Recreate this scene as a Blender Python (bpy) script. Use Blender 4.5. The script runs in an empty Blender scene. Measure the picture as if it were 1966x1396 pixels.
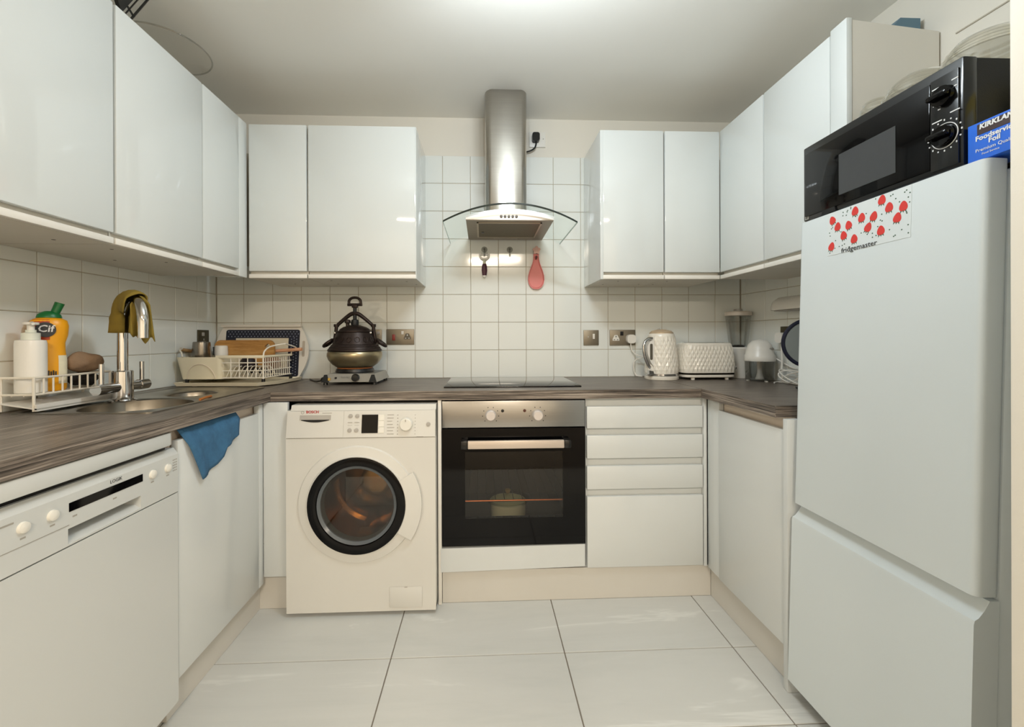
import bpy, bmesh, math, random
from mathutils import Vector, Matrix
random.seed(7)
S = bpy.context.scene
COL = S.collection
PI = math.pi

# ------------------------------------------------------------------ camera
cam_d = bpy.data.cameras.new('camera'); cam = bpy.data.objects.new('camera', cam_d); COL.objects.link(cam)
YAW, PITCH, ROLL = .0401, -.001, -.0034
c, s = math.cos(YAW), math.sin(YAW)
Xr, Yr, Zr = Vector((c, -s, 0)), Vector((s, c, 0)), Vector((0, 0, 1))
Fw = math.cos(PITCH) * Yr + math.sin(PITCH) * Zr; Up0 = -math.sin(PITCH) * Yr + math.cos(PITCH) * Zr
Rt = math.cos(ROLL) * Xr + math.sin(ROLL) * Up0; Up = -math.sin(ROLL) * Xr + math.cos(ROLL) * Up0
M = Matrix.Identity(4)
for i in range(3):
    M[i][0], M[i][1], M[i][2] = Rt[i], Up[i], -Fw[i]
M[0][3], M[1][3], M[2][3] = .2177, -2.354, 1.0953
cam.matrix_world = M
cam_d.sensor_fit = 'HORIZONTAL'; cam_d.sensor_width = 36.0
cam_d.lens = 812.83 / 1966 * 36
cam_d.shift_x = (983 - 958.89) / 1966; cam_d.shift_y = (650.23 - 698) / 1966
cam_d.clip_start = .02
S.camera = cam

# ------------------------------------------------------------------ world, lights, exposure
W = bpy.data.worlds.new('world'); S.world = W; W.use_nodes = True
W.node_tree.nodes['Background'].inputs[0].default_value = (.6, .62, .65, 1)
W.node_tree.nodes['Background'].inputs[1].default_value = .05
S.view_settings.view_transform = 'Standard'; S.view_settings.look = 'None'
S.view_settings.gamma = 1; S.view_settings.use_curve_mapping = False
S.view_settings.exposure = -.25
S.cycles.use_denoising = True
S.cycles.max_bounces = 10; S.cycles.diffuse_bounces = 6; S.cycles.glossy_bounces = 5
S.cycles.transparent_max_bounces = 16; S.cycles.transmission_bounces = 6
S.cycles.sample_clamp_indirect = 6.0
S.cycles.caustics_reflective = False; S.cycles.caustics_refractive = False

SPOTS = [(.58, -1.42), (.475, -1.355), (.37, -1.29), (.265, -1.225)]
def light(name, kind, loc, power, color, **kw):
    d = bpy.data.lights.new(name, kind); d.energy = power; d.color = color
    for k, v in kw.items(): setattr(d, k, v)
    o = bpy.data.objects.new(name, d); COL.objects.link(o); o.location = loc
    return o
for x, y in SPOTS:
    light('spot_bulb_light', 'POINT', (x, y, 2.12), 7.9, (.90, 1.0, 1.06), shadow_soft_size=.03)
for x, p in ((-2.2, 72), (.4, 114), (2.9, 72)):
    o = light('lounge_lamp_light', 'AREA', (x, -4.0, 2.27), p, (1.0, .86, .69), shape='RECTANGLE', size=.75, size_y=.22)

# ------------------------------------------------------------------ materials
def lin(h):
    if isinstance(h, (tuple, list)): return tuple(h)
    r, g, b = [int(h[i:i + 2], 16) / 255 for i in (0, 2, 4)]
    f = lambda c: c / 12.92 if c <= .04045 else ((c + .055) / 1.055) ** 2.4
    return (f(r), f(g), f(b))
MATS = {}
def mat(name, color, rough=.5, metal=0, var=.03, scale=8, bump=0, bscale=200, coat=0, spec=.5, emit=0, stretch=None, aniso=0):
    if name in MATS: return MATS[name]
    m = bpy.data.materials.new(name); m.use_nodes = True; MATS[name] = m
    nt = m.node_tree; N = nt.nodes; L = nt.links; p = N['Principled BSDF']
    col = lin(color)
    tc = N.new('ShaderNodeTexCoord'); mp = N.new('ShaderNodeMapping'); L.new(tc.outputs['Object'], mp.inputs[0])
    if stretch: mp.inputs['Scale'].default_value = stretch
    nz = N.new('ShaderNodeTexNoise'); nz.inputs['Scale'].default_value = scale; nz.inputs['Detail'].default_value = 4
    L.new(mp.outputs[0], nz.inputs['Vector'])
    mx = N.new('ShaderNodeMix'); mx.data_type = 'RGBA'
    mx.inputs[6].default_value = (*[c * (1 - var) for c in col], 1); mx.inputs[7].default_value = (*[min(1, c * (1 + var)) for c in col], 1)
    L.new(nz.outputs['Fac'], mx.inputs[0]); L.new(mx.outputs[2], p.inputs['Base Color'])
    p.inputs['Roughness'].default_value = rough; p.inputs['Metallic'].default_value = metal
    p.inputs['Specular IOR Level'].default_value = spec
    p.inputs['Coat Weight'].default_value = coat; p.inputs['Coat Roughness'].default_value = .03
    if aniso: p.inputs['Anisotropic'].default_value = aniso
    if emit:
        p.inputs['Emission Color'].default_value = (*col, 1); p.inputs['Emission Strength'].default_value = emit
    if bump:
        n2 = N.new('ShaderNodeTexNoise'); n2.inputs['Scale'].default_value = bscale; L.new(mp.outputs[0], n2.inputs['Vector'])
        b = N.new('ShaderNodeBump'); b.inputs['Strength'].default_value = bump; b.inputs['Distance'].default_value = .002
        L.new(n2.outputs['Fac'], b.inputs['Height']); L.new(b.outputs[0], p.inputs['Normal'])
    return m
def glass(name, tint=(.93, .95, .94), refl=1.0, rough=.0):
    if name in MATS: return MATS[name]
    m = bpy.data.materials.new(name); m.use_nodes = True; MATS[name] = m
    nt = m.node_tree; N = nt.nodes; L = nt.links; N.remove(N['Principled BSDF'])
    tr = N.new('ShaderNodeBsdfTransparent'); tr.inputs[0].default_value = (*tint, 1)
    gl = N.new('ShaderNodeBsdfGlossy'); gl.inputs['Roughness'].default_value = rough; gl.inputs['Color'].default_value = (1, 1, 1, 1)
    lw = N.new('ShaderNodeFresnel'); lw.inputs['IOR'].default_value = 1.5
    geo = N.new('ShaderNodeNewGeometry'); inv = N.new('ShaderNodeMath'); inv.operation = 'SUBTRACT'; inv.inputs[0].default_value = 1
    L.new(geo.outputs['Backfacing'], inv.inputs[1])
    mul = N.new('ShaderNodeMath'); mul.operation = 'MULTIPLY'; mul.inputs[1].default_value = refl; L.new(lw.outputs[0], mul.inputs[0])
    m2 = N.new('ShaderNodeMath'); m2.operation = 'MULTIPLY'; L.new(mul.outputs[0], m2.inputs[0]); L.new(inv.outputs[0], m2.inputs[1])
    mx = N.new('ShaderNodeMixShader'); L.new(m2.outputs[0], mx.inputs[0]); L.new(tr.outputs[0], mx.inputs[1]); L.new(gl.outputs[0], mx.inputs[2])
    L.new(mx.outputs[0], N['Material Output'].inputs['Surface'])
    return m
def ramp_mat(name, stops, stretch, scale=6, rough=.45, detail=8, bump=.15, spec=.4, distort=.4, rotz=0):
    m = bpy.data.materials.new(name); m.use_nodes = True; MATS[name] = m
    nt = m.node_tree; N = nt.nodes; L = nt.links; p = N['Principled BSDF']
    tc = N.new('ShaderNodeTexCoord'); mp = N.new('ShaderNodeMapping'); mp.inputs['Scale'].default_value = stretch; mp.inputs['Rotation'].default_value = (0, 0, rotz)
    L.new(tc.outputs['Object'], mp.inputs[0])
    nz = N.new('ShaderNodeTexNoise'); nz.inputs['Scale'].default_value = scale; nz.inputs['Detail'].default_value = detail
    nz.inputs['Roughness'].default_value = .7; nz.inputs['Distortion'].default_value = distort
    L.new(mp.outputs[0], nz.inputs['Vector'])
    cr = N.new('ShaderNodeValToRGB'); e = cr.color_ramp.elements
    while len(e) < len(stops): e.new(.5)
    for k, (pos, h) in enumerate(stops): e[k].position = pos; e[k].color = (*lin(h), 1)
    L.new(nz.outputs['Fac'], cr.inputs[0]); L.new(cr.outputs[0], p.inputs['Base Color'])
    p.inputs['Roughness'].default_value = rough; p.inputs['Specular IOR Level'].default_value = spec
    if bump:
        b = N.new('ShaderNodeBump'); b.inputs['Strength'].default_value = bump; b.inputs['Distance'].default_value = .001
        L.new(nz.outputs['Fac'], b.inputs['Height']); L.new(b.outputs[0], p.inputs['Normal'])
    return m
WOODSTOPS = [(.36, '2a2522'), (.46, '574f48'), (.54, '766c63'), (.64, 'a0968b')]
wood_x = ramp_mat('worktop_wood_along_x', WOODSTOPS, (1.2, 62, 62), 3.0, rough=.36, distort=.15)
wood_y = ramp_mat('worktop_wood_along_y', WOODSTOPS, (62, 1.2, 62), 3.0, rough=.36, distort=.15)
board_wood = ramp_mat('cutting_board_wood', [(.3, '8a5f30'), (.5, 'ad7f45'), (.7, 'c29a60')], (2, 20, 20), 4, rough=.5)
floor_stone = ramp_mat('floor_stone', [(.30, 'babdbb'), (.5, 'c2c4c2'), (.60, 'c4c6c4'), (.65, 'd2d4d2'), (.70, 'c5c7c5')], (.55, 3.2, 1), 1.5, rough=.28, detail=5, bump=.0, distort=.7, rotz=.62)
gloss_white = mat('gloss_white_door', 'd7dcdc', .05, var=.008, coat=.3)
carcass_white = mat('carcass_white', 'e4e1da', .35, var=.01)
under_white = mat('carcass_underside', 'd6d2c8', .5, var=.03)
base_white = mat('base_white_door', 'cbcfcf', .18, var=.01, coat=.15)
channel_mat = mat('handle_channel', 'dccfc0', .4, var=.02)
plinth_mat = mat('plinth_white', 'c6c3bc', .35, var=.03)
paint = mat('wall_paint', 'e2ded4', .7, var=.015, bump=.1, bscale=300)
ceil_paint = mat('ceiling_paint', 'efeee9', .75, var=.01)
grout_m = mat('grout', 'b9b2a3', .8, var=.1, scale=30)
floor_grout = mat('floor_grout', '7c746a', .85, var=.1)
tile_m = mat('glazed_wall_tile', 'e6eae7', .10, var=.01, scale=3, bump=.08, bscale=12, coat=.2)
steel = mat('brushed_steel', 'b3afa8', .2, 1, var=.08, scale=6, stretch=(1, 1, 40))
steel_h = mat('brushed_steel_across', 'a9a7a4', .3, 1, var=.08, scale=6, stretch=(1, 1, 60))
chrome = mat('chrome', 'd2d2d2', .08, 1, var=.01)
sink_steel = mat('sink_steel', '9a958c', .28, 1, var=.08)
plate_steel = mat('socket_plate_steel', '8f8676', .48, .8, var=.05)
dark_plate = mat('socket_plate_dark', '55503f', .4, .7, var=.06)
appliance = mat('appliance_white', 'cfcec9', .25, var=.008)
appliance_cool = mat('fridge_white', 'ccd4d7', .32, var=.01, bump=.05, bscale=900)
dw_white = mat('dishwasher_white', 'c6c9c8', .28, var=.008)
button_w = mat('button_white', 'dedcd4', .3)
grey_plastic = mat('grey_plastic', 'a9a59f', .4)
black_gloss = mat('black_gloss', '060607', .06, var=.02, spec=.22)
black_plastic = mat('black_plastic', '0b0c0d', .3, var=.05)
black_rough = mat('black_rough', '0d0d0c', .55, var=.1, bump=.15, bscale=600)
mw_black = mat('microwave_black', '101214', .22, var=.05)
mw_window = mat('microwave_window', '3b3d3f', .25, var=.06, scale=40)
print_black = mat('print_black', '23262a', .5)
print_grey = mat('print_grey', '9a978f', .6)
print_white = mat('print_white', 'd8d8d8', .5)
print_red = mat('print_red', 'b23a3a', .5)
white_plastic = mat('white_plastic', 'e6e4de', .3)
cream_plastic = mat('cream_plastic', 'e4dcc4', .35, var=.02)
wire_white = mat('white_wire', 'e2dccf', .4)
pink = mat('pink_silicone', 'd9807c', .45, var=.04)
purple = mat('purple_grip', '4a1e33', .45)
blue_cloth = mat('blue_microfibre', '37658a', .95, var=.25, scale=60, bump=.5, bscale=500)
yellow_cloth = mat('yellow_cloth', '83702a', .9, var=.15, scale=30, bump=.4, bscale=400)
cast_dark = mat('dark_cast_aluminium', '2c211d', .42, .55, var=.3, scale=40, bump=.25, bscale=60)
brass = mat('worn_brass', 'a2967a', .3, .9, var=.25, scale=7)
glow_red = mat('hot_ring', 'c07a4a', .5)
yellow_bottle = mat('yellow_bottle', 'f0a818', .35, var=.03)
red_label = mat('red_label', 'b0401e', .4)
green_cap = mat('green_cap', '136a34', .35)
pale_label = mat('pale_label', 'e8e2c8', .4, var=.1, scale=60)
sponge_m = mat('brown_sponge', '8c735b', .9, var=.2, scale=30, bump=.6, bscale=150)
black_sponge = mat('black_scourer', '16120f', .95, var=.3, bump=.6)
navy_m = mat('navy_print', '141a2c', .4)
cup_steel = mat('cup_steel', '8d8880', .25, 1, var=.05)
drum_m = mat('drum_steel', 'a88a5e', .22, 1, var=.06, scale=5)
foil_blue = mat('box_blue', '2b66cf', .4, var=.03)
foil_dark = mat('box_dark_band', '33201f', .45)
yellow_box = mat('box_yellow', 'dcc25a', .5)
blue_box = mat('slate_blue', '5d7d90', .5, var=.05)
stick_pink = mat('pinkish_wood', 'cf9a78', .5, var=.08, scale=20)
stick_wood = mat('pale_wood', 'b89468', .5, var=.1, scale=20)
brown_bowl = mat('brown_bowl', '7a5136', .3, var=.1)
dark_bowl = mat('dark_bowl', '241a20', .3)
food_white = mat('cream_enamel', 'eceacb', .3)
oven_dark = mat('oven_enamel', '45423e', .3, var=.1)
copper = mat('oven_rack_wire', 'a5623f', .3, .9)
orange = mat('orange_scrap', 'b06a2e', .6)
strawberry_red = mat('strawberry_red', 'c8342f', .5, var=.1, scale=300)
leaf_green = mat('leaf_green', '3e5a48', .5)
sticker_m = mat('sticker_film', 'cdd4d6', .3)
rim_blue = mat('dark_blue_rim', '161a30', .3)
clear = glass('clear_glass')
green_glass = glass('hood_glass', (.965, .985, .975), .8)
edge_glass = mat('glass_edge_dark', '1c2723', .15)
jar_glass = glass('jar_glass', (.925, .92, .895), 1.9)
frost = glass('clear_plastic', (.80, .80, .79), 1.3, .05)
smoke = glass('oven_window_glass', (.72, .71, .68), .9)
washer_glass = glass('washer_door_glass', (.74, .70, .64), 1.3)
hob_black = mat('hob_glass', '050506', .03, var=.02)
bulb_m = mat('lit_bulb', (1, .98, .94), .5, emit=9)

# ------------------------------------------------------------------ geometry helpers
class B:
    """collects shapes in world coordinates into one bmesh"""
    def __init__(self): self.bm = bmesh.new()
    def box(self, x0, x1, y0, y1, z0, z1, bev=0, seg=2):
        b = bmesh.new(); bmesh.ops.create_cube(b, size=1)
        for v in b.verts:
            v.co = Vector(((x0 + x1) / 2 + v.co.x * abs(x1 - x0), (y0 + y1) / 2 + v.co.y * abs(y1 - y0), (z0 + z1) / 2 + v.co.z * abs(z1 - z0)))
        if bev: bmesh.ops.bevel(b, geom=b.edges[:], offset=bev, segments=seg, affect='EDGES', profile=.5)
        self._add(b); return self
    def _add(self, b, mtx=None):
        if mtx: bmesh.ops.transform(b, matrix=mtx, verts=b.verts)
        me = bpy.data.meshes.new('tmp'); b.to_mesh(me); self.bm.from_mesh(me); bpy.data.meshes.remove(me); b.free()
    def rings(self, rings, cap0=True, cap1=True, closed=True):
        bm = self.bm; R = [[bm.verts.new(p) for p in r] for r in rings]; n = len(R[0])
        for a, b in zip(R, R[1:]):
            for i in range(n if closed else n - 1):
                j = (i + 1) % n
                try: bm.faces.new((a[i], a[j], b[j], b[i]))
                except ValueError: pass
        if cap0 and n > 2: bm.faces.new(R[0][::-1])
        if cap1 and n > 2: bm.faces.new(R[-1])
        return self
    def lathe(self, prof, origin, axis='Z', n=32, cap=True, a0=0, sx=1, sy=1):
        """prof: (radius, height) pairs along the axis from origin"""
        O = Vector(origin); rings = []
        for r, h in prof:
            ring = []
            for i in range(n):
                a = a0 + 2 * PI * i / n; u, v = r * math.cos(a) * sx, r * math.sin(a) * sy
                if axis == 'Z': p = Vector((u, v, h))
                elif axis == 'Y': p = Vector((u, h, -v))
                else: p = Vector((h, u, v))
                ring.append(O + p)
            rings.append(ring)
        return self.rings(rings, cap, cap)
    def cyl(self, p0, p1, r0, r1=None, n=16, cap=True):
        return self.tube([p0, p1], r0, n, r1, cap)
    def tube(self, pts, r, n=8, r1=None, cap=True, closed=False):
        P = [Vector(p) for p in pts]; m = len(P); rings = []
        t0 = (P[1] - P[0]).normalized(); ref = Vector((0, 0, 1)) if abs(t0.z) < .9 else Vector((1, 0, 0))
        u = t0.cross(ref).normalized()
        for k in range(m):
            if closed: t = (P[(k + 1) % m] - P[k - 1]).normalized()
            else: t = (P[min(k + 1, m - 1)] - P[max(k - 1, 0)]).normalized()
            u = (u - t * u.dot(t)).normalized(); v = t.cross(u)
            rr = r if r1 is None else r + (r1 - r) * k / (m - 1)
            rings.append([P[k] + (u * math.cos(2 * PI * i / n) + v * math.sin(2 * PI * i / n)) * rr for i in range(n)])
        if closed: rings.append(rings[0]); return self.rings(rings, False, False)
        return self.rings(rings, cap, cap)
    def prism(self, poly, axis, a0, a1):
        """poly of 2D points in the plane normal to axis: X->(y,z) Y->(x,z) Z->(x,y)"""
        f = {'X': lambda p, a: (a, p[0], p[1]), 'Y': lambda p, a: (p[0], a, p[1]), 'Z': lambda p, a: (p[0], p[1], a)}[axis]
        return self.rings([[f(p, a0) for p in poly], [f(p, a1) for p in poly]])
    def plate_hole(self, x0, x1, z0, z1, cx, cz, r, y0, y1, n=64):
        """plate in XZ between y0 and y1 with a round hole"""
        angs = [2 * PI * i / n for i in range(n)] + [math.atan2(z - cz, x - cx) % (2 * PI) for x in (x0, x1) for z in (z0, z1)]
        angs = sorted(set(angs)); inner, outer = [], []
        for a in angs:
            ca, sa = math.cos(a), math.sin(a)
            t = min(((x1 - cx) / ca if ca > 1e-9 else 1e9), ((x0 - cx) / ca if ca < -1e-9 else 1e9), ((z1 - cz) / sa if sa > 1e-9 else 1e9), ((z0 - cz) / sa if sa < -1e-9 else 1e9))
            inner.append((cx + r * ca, cz + r * sa)); outer.append((cx + t * ca, cz + t * sa))
        P = lambda l, y: [(x, y, z) for x, z in l]
        return self.rings([P(inner, y1), P(inner, y0), P(outer, y0), P(outer, y1), P(inner, y1)], False, False)
    def grid(self, pts):
        bm = self.bm; V = [[bm.verts.new(p) for p in row] for row in pts]
        for a, b in zip(V, V[1:]):
            for i in range(len(a) - 1): bm.faces.new((a[i], a[i + 1], b[i + 1], b[i]))
        return self
    def go(self, name, m, parent=None, smooth=True, angle=35):
        bm = self.bm
        bmesh.ops.remove_doubles(bm, verts=bm.verts, dist=1e-6)
        bmesh.ops.recalc_face_normals(bm, faces=bm.faces)
        me = bpy.data.meshes.new(name); bm.to_mesh(me); bm.free()
        return link(name, me, m, parent, smooth, angle)
def origin_of(o):
    t = Vector((0, 0, 0))
    while o: t += o.location; o = o.parent
    return t
def link(name, me, m, parent=None, smooth=True, angle=35):
    me.materials.clear(); me.materials.append(m)
    if parent: me.transform(Matrix.Translation(-origin_of(parent)))
    if smooth:
        me.shade_smooth(); me.set_sharp_from_angle(angle=math.radians(angle))
    o = bpy.data.objects.new(name, me); COL.objects.link(o)
    if parent: o.parent = parent
    return o
def thing(name, label, cat, loc, group=None):
    o = bpy.data.objects.new(name, None); COL.objects.link(o); o.location = loc; o.empty_display_size = .05
    return tag(o, label, cat, group)
def tag(o, label, cat, group=None):
    o['label'] = label; o['category'] = cat
    if group: o['group'] = group
    return o
def struct(o): o['kind'] = 'structure'; return o
def stuff(o): o['kind'] = 'stuff'; return o
def recenter(o, loc):
    """move a single-mesh thing's origin to loc"""
    o.data.transform(Matrix.Translation(-Vector(loc))); o.location = loc; return o
AX = {'back': (Vector((1, 0, 0)), Vector((0, 0, 1))), 'left': (Vector((0, 1, 0)), Vector((0, 0, 1))), 'right': (Vector((0, -1, 0)), Vector((0, 0, 1)))}
def text(name, body, size, pos, face, m, parent, align='LEFT', sx=1, shear=0, bold=0):
    """flat lettering lying on a surface; face: which wall it is on"""
    cu = bpy.data.curves.new('t', 'FONT'); cu.body = body; cu.size = size; cu.align_x = align; cu.align_y = 'BOTTOM'
    cu.extrude = .0002; cu.resolution_u = 2; cu.shear = shear; cu.offset = bold
    ob = bpy.data.objects.new('t', cu); me = bpy.data.meshes.new_from_object(ob)
    bpy.data.objects.remove(ob); bpy.data.curves.remove(cu)
    xd, yd = AX[face]; zd = xd.cross(yd); P = Vector(pos)
    T = Matrix(((xd.x * sx, yd.x, zd.x, P.x), (xd.y * sx, yd.y, zd.y, P.y), (xd.z * sx, yd.z, zd.z, P.z), (0, 0, 0, 1)))
    me.transform(T); me.name = name
    return link(name, me, m, parent, smooth=False)
def arc(cx, cy, r, a0, a1, n):
    return [(cx + r * math.cos(a0 + (a1 - a0) * i / n), cy + r * math.sin(a0 + (a1 - a0) * i / n)) for i in range(n + 1)]
def rrect(x0, x1, y0, y1, r, n=5):
    return (arc(x1 - r, y1 - r, r, 0, PI / 2, n) + arc(x0 + r, y1 - r, r, PI / 2, PI, n) + arc(x0 + r, y0 + r, r, PI, 1.5 * PI, n) + arc(x1 - r, y0 + r, r, 1.5 * PI, 2 * PI, n))
def bez(pts, n=24):
    """Catmull-Rom through points"""
    P = [Vector(p) for p in pts]; P = [P[0] * 2 - P[1]] + P + [P[-1] * 2 - P[-2]]; out = []
    segs = len(P) - 3
    for k in range(segs):
        p0, p1, p2, p3 = P[k:k + 4]; m_ = max(2, n // segs)
        for i in range(m_ + (1 if k == segs - 1 else 0)):
            t = i / m_
            out.append(.5 * ((2 * p1) + (p2 - p0) * t + (2 * p0 - 5 * p1 + 4 * p2 - p3) * t * t + (3 * p1 - p0 - 3 * p2 + p3) * t ** 3))
    return out

# ------------------------------------------------------------------ room
ZF, ZC, WT, WB = -.02, 2.32, .876, .838       # floor, ceiling, worktop top and underside
XL = -1.223
xr = lambda y: 1.687 - .045 * y               # the right wall is slightly out of square
T = .154; G = .003                            # wall tile pitch and joint

w = struct(B().box(-1.45, 1.95, .006, .10, ZF, ZC).go('wall_back', paint))
grout = struct(B().box(XL, 1.69, .0025, .008, .80, WT + 1.2295).go('grout', grout_m, w))
tile_cache = {}
def tile_mesh(wd, ht):
    k = (round(wd, 4), round(ht, 4))
    if k not in tile_cache:
        b = B(); b.box(0, wd, 0, .006, 0, ht, .0012, 1)
        bmesh.ops.recalc_face_normals(b.bm, faces=b.bm.faces)
        me = bpy.data.meshes.new('tile'); b.bm.to_mesh(me); b.bm.free(); me.materials.append(tile_m); me.shade_smooth(); me.set_sharp_from_angle(angle=math.radians(30))
        tile_cache[k] = me
    return tile_cache[k]
def tile(parent, mtx, wd, ht):
    o = bpy.data.objects.new('tile', tile_mesh(wd, ht)); COL.objects.link(o); o.parent = parent
    o.matrix_local = mtx; return o
ZTOP = WT + 8 * T - .0025
for k in range(8):                            # back wall: the low band everywhere, the full height behind the hood
    z0 = WT + k * T + G / 2; z1 = z0 + T - G
    for i in range(-8, 12):
        x0, x1 = i * T + G / 2, (i + 1) * T - G / 2
        x0, x1 = max(x0, XL + .004), min(x1, 1.683)
        if x1 - x0 < .012: continue
        top = z1
        if k >= 3 and not (-.12 < (x0 + x1) / 2 < .86):
            if k > 3: continue
        if k == 7: top = min(z1, ZTOP)
        rot = Matrix.Rotation(random.uniform(-.002, .002), 4, 'Z') @ Matrix.Rotation(random.uniform(-.002, .002), 4, 'X')
        tile(w, Matrix.Translation((x0, 0, z0)) @ rot, round(x1 - x0, 4), round(top - z0, 4))
wl = struct(B().box(XL - .10, XL - .006, -2.1, .10, ZF, ZC).go('wall_left', paint))
struct(B().box(XL - .008, XL - .0025, -1.75, .0, .80, 1.50).go('grout', grout_m, wl))
for k in range(4):
    z0 = WT + k * T + G / 2
    for i in range(-1, 11):
        y1, y0 = -.153 - i * T + T - G / 2, -.153 - i * T - 0 + G / 2
        y1 = -.153 - (i - 1) * T - G / 2; y0 = -.153 - i * T + G / 2
        y1 = min(y1, -.002)
        if y1 - y0 < .01: continue
        rot = Matrix.Rotation(PI / 2, 4, 'Z') @ Matrix.Rotation(random.uniform(-.002, .002), 4, 'X')
        tile(wl, Matrix.Translation((XL, y0, z0)) @ rot, round(y1 - y0, 4), T - G)
wr = struct(B().prism([(xr(.1) + .006, .1), (xr(-2.1) + .006, -2.1), (xr(-2.1) + .12, -2.1), (xr(.1) + .12, .1)], 'Z', ZF, ZC).go('wall_right', paint))
ang = math.atan(.045)
b = B().prism([(xr(0) + .0025, 0), (xr(-1.2) + .0025, -1.2), (xr(-1.2) + .009, -1.2), (xr(0) + .009, 0)], 'Z', .80, 1.5)
struct(b.go('grout', grout_m, wr))
for k in range(4):
    for i in range(-1, 7):
        ya = -.195 - (i - 1) * T - G / 2; yb = -.195 - i * T + G / 2; ya = min(ya, -.004)
        if ya - yb < .01: continue
        tile(wr, Matrix.Translation((xr(ya), ya, WT + k * T + G / 2)) @ Matrix.Rotation(-PI / 2 + ang, 4, 'Z'), round(ya - yb, 4), T - G)
ce = struct(B().box(-3.4, 3.9, -5.4, .15, ZC, ZC + .1).go('ceiling', ceil_paint))
fl = struct(B().box(-3.4, 3.9, -5.4, .12, ZF - .1, ZF - .0035).go('floor', floor_grout))
FT, FG = .61, .004                            # floor tiles 0.61 x 0.305
fcache = {}
def floor_tile(x0, x1, y0, y1):
    b = B().box(x0, x1, y0, y1, ZF - .005, ZF, .001, 1)
    o = b.go('tile', floor_stone, fl); return o
rows = [(-.560, 0.0), (-.865, -.560), (-1.170, -.865), (-1.475, -1.170), (-1.78, -1.475), (-2.085, -1.78), (-2.39, -2.085)]
for y0, y1 in rows:
    for i in range(-2, 3):
        x0, x1 = -.105 + i * FT, -.105 + (i + 1) * FT
        x0, x1 = max(x0, XL), min(x1, 1.68)
        floor_tile(x0 + FG / 2, x1 - FG / 2, y0 + FG / 2, y1 - FG / 2)
# the lounge behind the camera
struct(B().box(-3.4, 3.9, -5.5, -5.4, ZF, ZC).go('wall_front', paint))
struct(B().box(-3.5, -3.4, -5.4, -2.1, ZF, ZC).go('wall_lounge_left', paint))
struct(B().box(3.9, 4.0, -5.4, -2.1, ZF, ZC).go('wall_lounge_right', paint))
struct(B().box(-3.4, XL - .006, -2.2, -2.1, ZF, ZC).go('wall_partition_left', paint))
struct(B().box(xr(-2.1) + .006, 3.9, -2.2, -2.1, ZF, ZC).go('wall_partition_right', paint))
# doorway lining close to the lens on the right, and the thin line along the right wall
struct(B().box(1.0, xr(-1.8), -1.86, -1.756, ZF, ZC, .003).go('wall_doorway', paint))
struct(B().prism([(xr(-1.055) + .002, -1.055), (xr(-1.95) + .002, -1.95), (xr(-1.95) + .012, -1.95), (xr(-1.055) + .012, -1.055)], 'Z', 2.066, 2.070).go('trim_2', grout_m))

# spotlight bar on the kitchen ceiling (out of frame, seen only in reflections)
sp = thing('ceiling_spotlight', 'white four lamp spotlight bar on the ceiling, mirrored in the gloss doors', 'light', (.4225, -1.3225, ZC))
d = Vector((SPOTS[0][0] - SPOTS[3][0], SPOTS[0][1] - SPOTS[3][1], 0)).normalized()
b = B(); ctr = Vector((.4225, -1.3225, ZC - .0125))
b.tube([ctr - d * .26, ctr + d * .26], .0125, 10); b.go('bar', white_plastic, sp)
for x, y in SPOTS:
    h = B().lathe([(.012, 0), (.014, -.05), (.034, -.075), (.038, -.145), (.034, -.145), (.030, -.085)], (x, y, ZC - .012), n=20).go('lamp_head', chrome, sp)
    B().lathe([(.001, 0), (.029, 0), (.029, -.008), (.001, -.012)], (x, y, ZC - .132), n=20).go('bulb', bulb_m, h)

# ------------------------------------------------------------------ wall cabinets
DZ0, DZ1, CZ0, CZ1, RZ = 1.413, 2.099, 1.380, 2.092, 1.399
holes_m = mat('screw_hole', '4a443c', .7)
def holes(parent, pts):
    for x, y in pts: B().lathe([(.0005, -.0004), (.005, -.0004), (.005, .001)], (x, y, CZ0), n=10).go('screw_hole', holes_m, parent)
def cab_left(y0, y1, label, hole=()):
    t = thing('wall_cabinet', label, 'cabinet', (XL + .002, (y0 + y1) / 2, CZ0), 'gloss white wall cabinets')
    B().box(XL + .002, -.897, y0, y1, CZ0, CZ1).go('carcass', under_white, t)
    B().box(-.896, -.8775, y0 + .001, y1 - .001, CZ0, RZ, .0015).go('bottom_rail', carcass_white, t)
    B().box(-.896, -.876, y0 + .002, y1 - .002, DZ0, DZ1, .003).go('door', gloss_white, t)
    holes(t, hole); return t
cab_left(-1.70, -1.0475, 'gloss white wall cabinet leftmost in the photo, cut by the frame', [(-1.0, -1.1), (-1.1, -1.15), (-.95, -1.3), (-1.1, -1.35)])
cab_left(-1.0425, -.6495, 'gloss white wall cabinet over the tap with three lamp reflections', [(-.95, -.74), (-1.1, -.78), (-.95, -.97)])
t = cab_left(-.6475, -.40, 'narrow gloss white wall cabinet in the left corner beside the over-tap cabinet')
B().box(-1.0, -.876, -.40, -.336, CZ0, DZ1, .003).go('corner_post', gloss_white, t)
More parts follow.
